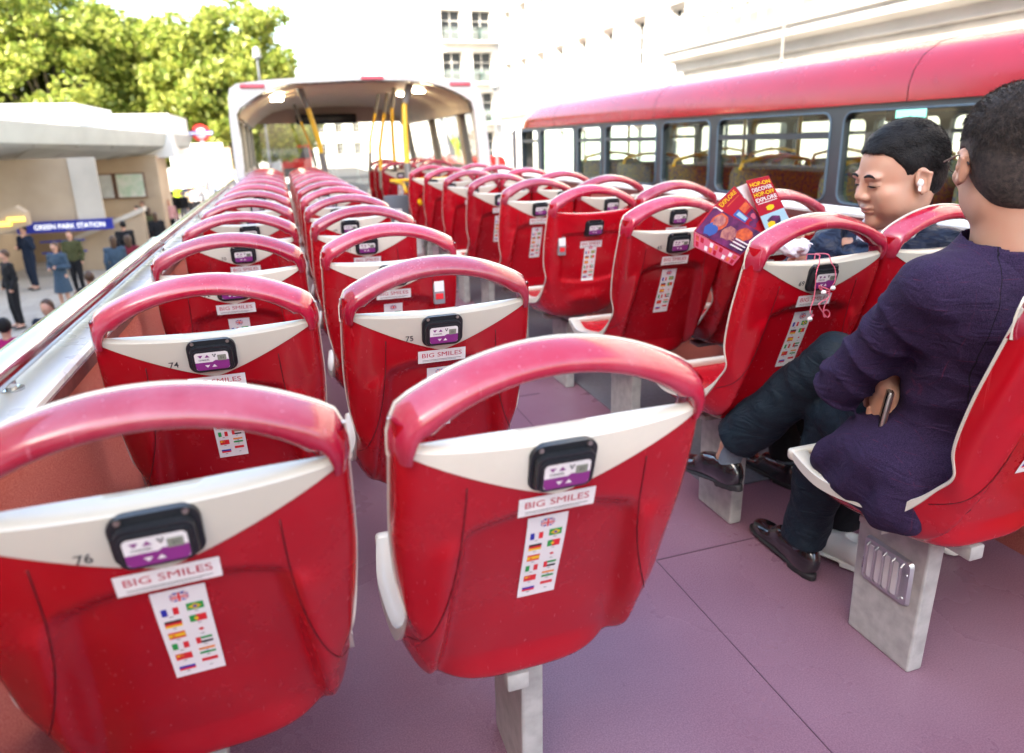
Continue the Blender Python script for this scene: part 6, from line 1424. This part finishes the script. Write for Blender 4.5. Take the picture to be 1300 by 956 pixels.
# the ends disappear over the panel lip
for (x, y) in ((408, 272), (462, 268)): a = P6(x, y, 1.52); mb = MB(); mb.tube([a, a + np.array((0, .012, .001)), a + np.array((0, .05, -.004)), a + np.array((0, .055, -.05))], .0016, 6); mb.build('cord', PINK, er)
# ================================================================ people in the street
def street_person(x, y, rz, H, skin, top, bottom, hair, label, pose='stand', long_hair=False, skirt=False, seed=0, group='people outside the station'):
    g = np.random.default_rng(seed); k = H / 1.75; sw = g.uniform(.02, .16) if pose == 'walk' else g.uniform(-.02, .04)
    hip = [(-.085, 0, .92), (.085, 0, .92)]; kn_ = [(-.09, .03 + sw, .50), (.09, .03 - sw * .6, .50)]; an = [(-.09, .0 + sw * 1.2, .09), (.10, -.02 - sw * 1.8, .10)]
    sh = [(-.175, 0, 1.42), (.175, 0, 1.42)]
    if pose == 'phone': el = [(-.24, .02, 1.16), (.23, .04, 1.15)]; ha = [(-.10, .14, 1.50), (.05, .28, 1.20)]
    elif pose == 'hold': el = [(-.24, -.0, 1.14), (.24, .0, 1.14)]; ha = [(-.06, .25, 1.16), (.08, .25, 1.12)]
    else: el = [(-.22, -.04 - sw * .5, 1.14), (.22, .02 + sw * .5, 1.14)]; ha = [(-.22, .08 - sw, .90), (.23, .10 + sw * .6, .91)]
    def core(P, g_=0): d = ell(P, (0, 0, 1.02), (.145 + g_, .105 + g_, .16 + g_)); d = smin(d, ell(P, (0, .0, 1.27), (.155 + g_, .105 + g_, .20 + g_)), .05); return smin(d, cap(P, sh[0], sh[1], .05 + g_, .05 + g_), .04)
    def arms(P, g_=0, fore=1.0):
        d = 9.
        for i in (0, 1): e, h_ = np.array(el[i]), np.array(ha[i]); d = np.minimum(d, smin(cap(P, sh[i], e, .045 + g_, .038 + g_), cap(P, e, e + (h_ - e) * fore, .036 + g_, .026 + g_), .01))
        return d
    def legs(P, g_=0):
        d = 9.
        for i in (0, 1): d = np.minimum(d, smin(cap(P, hip[i], kn_[i], .078 + g_, .055 + g_), cap(P, kn_[i], an[i], .052 + g_, .036 + g_), .01))
        return d
    def full(P):
        d = smin(smin(core(P, -.01), arms(P), .02), legs(P), .02); d = smin(d, cap(P, (0, 0, 1.45), (0, .01, 1.56), .05, .048), .02); d = smin(d, ell(P, (0, .015, 1.645), (.072, .09, .112)), .02); d = smin(d, ell(P, (0, .105, 1.63), (.012, .014, .02)), .01)
        for i in (0, 1):
            d = smin(d, cap(P, np.array(an[i]), np.array(an[i]) + (.01, .15, -.045), .036, .03), .01); h_ = np.array(ha[i]); d = smin(d, ell(P, h_, (.032, .045, .045)), .01)
        return d
    sc = lambda fn: (lambda P: fn(P / k) * k)
    lo, hi = (-.36 * k, -.42 * k, 0), (.36 * k, .42 * k, 1.80 * k)
    p, q = sdf_mesh(sc(full), lo, hi, .02); o = mesh_obj('person', p, q[:, ::-1], skin); tag(o, label, 'person', group)
    def part(name, fn, mt, h=.02): p, q = sdf_mesh(sc(fn), lo, hi, h); mesh_obj(name, p, q[:, ::-1], mt, o)
    part('top', lambda P: np.maximum(smin(core(P, .02), arms(P, .018, .85), .03) + vnoise(P, 18, seed) * .01, .86 - P[..., 2]), top)
    if skirt: part('skirt', lambda P: np.maximum(cap(P, (0, 0, 1.0), (0, 0, .45), .14, .22), np.maximum(P[..., 2] - 1.0, .5 - P[..., 2])), bottom)
    else: part('trousers', lambda P: np.maximum(np.maximum(smin(legs(P, .016), ell(P, (0, 0, .93), (.15, .11, .12)), .03), .12 - P[..., 2]), P[..., 2] - 1.0), bottom)
    part('hair', lambda P: smin(np.maximum(ell(P, (0, -.005, 1.665), (.083, .1, .11)), 1.625 + (P[..., 1]) * .95 - P[..., 2]), ell(P, (0, -.06, 1.56), (.07, .05, .13)) if long_hair else 9., .02), hair)
    part('shoe', lambda P: np.minimum(*[np.maximum(cap(P, np.array(an[i]) + (0, -.02, -.045), np.array(an[i]) + (.01, .16, -.055), .045, .038), P[..., 2] - .10) for i in (0, 1)]), SHOE)
    o.location = (x, y, GZ); o.rotation_euler = (0, 0, rz)
    # set the soles on the ground
    return o
def F(n, c, c2=None): return fabric(n, c, c2, 30, .2)
NV, OL, BK, DN, DR, GR, MG, WH, PK, BG, HV, LBL = F('cloth_navy', (.012, .02, .04)), F('cloth_olive', (.07, .075, .03)), F('cloth_black', (.012, .012, .015)), F('cloth_denim', (.03, .09, .2)), F('cloth_maroon', (.16, .015, .03)), F('cloth_grey', (.18, .18, .19)), F('cloth_magenta', (.35, .01, .12)), F('cloth_white', (.6, .6, .62)), F('cloth_pink', (.6, .32, .32)), F('cloth_beige', (.35, .27, .18)), F('cloth_hivis', (.45, .7, .02)), F('cloth_pale_blue', (.25, .35, .5))
HB = mat('brown_hair', (.06, .03, .015), .5); HBL = mat('fair_hair', (.25, .15, .06), .5)
SLT = F('cloth_slate', (.05, .085, .13))
def by_head(u, v, H=1.72):
    d = RW @ np.array([(u - 650) / 875, (v - 433) / 875, 1]); t = (GZ + H - EYE) / d[2]; return d[0] * t, d[1] * t
folk = [
 ((28, 287), 1.78, 2.6, SKIN_A, NV, NV, HAIRB, 'man in navy clothes standing with one hand at his face, holding a phone', 'phone', 0, 0),
 ((87, 293), 1.70, 3.0, SKIN_A, OL, BK, HB, 'woman in olive top and black trousers with a carrier strap', 'stand', 1, 0),
 ((68, 308), 1.66, 2.8, SKIN_B, SLT, SLT, HB, 'woman in blue-grey dress behind the olive top', 'hold', 1, 1),
 ((4, 318), 1.72, 2.2, SKIN_A, BK, BK, HB, 'dark figure at the far left of the station steps', 'stand', 0, 0),
 ((155, 281), 1.76, .4, SKIN_A, BK, NV, HAIRB, 'person in black jacket walking beside the ramp wall', 'walk', 0, 0),
 ((161, 299), 1.70, .3, SKIN_B, DR, DN, HB, 'person in maroon top and blue jeans with light hair near the ramp', 'walk', 1, 0),
 ((188, 264), 1.68, .2, SKIN_A, OL, DR, HB, 'woman in olive jacket on the crowded pavement', 'walk', 1, 0),
 ((200, 237), 1.80, 3.0, SKIN_A, BG, BK, HAIRB, 'tall man in light jacket nearest the station corner', 'stand', 0, 0),
 ((206, 250), 1.70, 2.9, SKIN_A, DR, BK, HB, 'person in dark red top between the station corner and the crowd', 'walk', 0, 0),
 ((213, 254), 1.66, 3.1, SKIN_B, PK, BK, HBL, 'woman in pale pink coat on the pavement', 'walk', 1, 0),
 ((224, 233), 1.78, 3.1, SKIN_A, HV, HV, HAIRB, 'worker in bright yellow-green jacket before the white wall', 'stand', 0, 0),
 ((229, 243), 1.74, 3.1, SKIN_B, BK, GR, HB, 'man in black jacket and grey trousers before the white wall', 'stand', 0, 0),
 ((236, 232), 1.78, .1, SKIN_A, NV, NV, HAIRB, 'man in navy walking away past the yellow-green jacket', 'walk', 0, 0),
 ((247, 236), 1.74, 3.1, SKIN_B, WH, BK, HBL, 'person in white shirt in the far crowd', 'stand', 0, 0),
 ((257, 234), 1.72, .2, SKIN_A, GR, BK, HAIRB, 'person in grey in the middle of the far crowd', 'walk', 0, 0),
 ((264, 236), 1.70, 3.0, SKIN_B, WH, DN, HB, 'person in white top and jeans in the far crowd', 'stand', 1, 0),
 ((275, 233), 1.76, .1, SKIN_A, LBL, NV, HAIRB, 'person in pale blue shirt nearest the trunk by the rail', 'walk', 0, 0),
 ((58, 381), 1.72, 2.9, SKIN_A, NV, NV, HB, 'brown-haired woman in navy coat looking down, close below the rail', 'hold', 1, 0),
 ((128, 372), 1.70, .6, SKIN_B, BK, BK, HB, 'person in black coat just below the rail', 'stand', 0, 0),
 ((3, 405), 1.72, .2, SKIN_A, MG, BK, HAIRB, 'person in magenta jacket at the lower left', 'stand', 0, 0),
 ((243, 229), 1.75, 3.0, SKIN_A, BK, BK, HAIRB, 'dark-coated person just left of the white shirt in the far crowd', 'stand', 0, 0),
 ((269, 231), 1.72, .2, SKIN_A, NV, DN, HB, 'person in navy top walking between the white tops in the far crowd', 'walk', 0, 0),
 ((281, 230), 1.78, 3.0, SKIN_A, DR, BK, HAIRB, 'person in maroon top at the right end of the far crowd', 'stand', 0, 0),
 ((252, 230), 1.74, .1, SKIN_B, SLT, BK, HBL, 'person in slate jacket in the far crowd beside the grey one', 'walk', 1, 0),
 ((194, 252), 1.70, 2.9, SKIN_A, NV, BK, HAIRB, 'person in dark coat half hidden behind the olive jacket', 'hold', 0, 0),
 ((218, 243), 1.76, .3, SKIN_A, BK, NV, HAIRB, 'man in black walking beside the pale pink coat', 'walk', 0, 0),
 ((180, 256), 1.72, 3.0, SKIN_B, BK, DN, HB, 'person in black top and jeans at the left of the pavement crowd', 'walk', 1, 0),
 ((287, 229), 1.74, 3.1, SKIN_A, GR, BK, HB, 'person in grey hoodie where the far crowd meets the rail', 'stand', 0, 0),
 ((240, 238), 1.66, .1, SKIN_A, BG, BK, HB, 'shorter person in beige coat in front of the navy walker', 'walk', 1, 0),
 ((260, 228), 1.76, 3.0, SKIN_A, BK, BK, HAIRB, 'tall person in black behind the grey one in the far crowd', 'stand', 0, 0),
 ((273, 240), 1.68, .3, SKIN_B, DR, NV, HB, 'person in dark red coat ahead of the pale blue shirt', 'walk', 1, 0),
 ((211, 240), 1.72, 3.0, SKIN_B, GR, DN, HB, 'person in grey top and jeans close to the station corner', 'stand', 0, 0),
 ((196, 270), 1.70, .2, SKIN_A, BK, BK, HB, 'person in black with a long coat behind the ramp end', 'walk', 1, 1),
 ((173, 262), 1.74, 3.0, SKIN_A, GR, NV, HAIRB, 'man in grey jacket standing just past the ramp wall', 'stand', 0, 0),
 ((142, 300), 1.72, .2, SKIN_A, SLT, DN, HB, 'person in slate coat and jeans left of the ramp pair', 'walk', 1, 0),
 ((112, 345), 1.70, .5, SKIN_B, BK, DN, HB, 'dark-coated walker close under the handrail', 'walk', 0, 0),
]
for i, ((u, v), H, rz, sk_, tp, bt, hr, lab, pose, lh, skirt) in enumerate(folk):
    x, y = by_head(u, v, H * 1.0); k_ = min(1, (44.5 - .35 * (i % 5)) / y); x *= k_; y *= k_; street_person(x, y, rz, H, sk_, tp, bt, hr, lab, pose, bool(lh), bool(skirt), i)
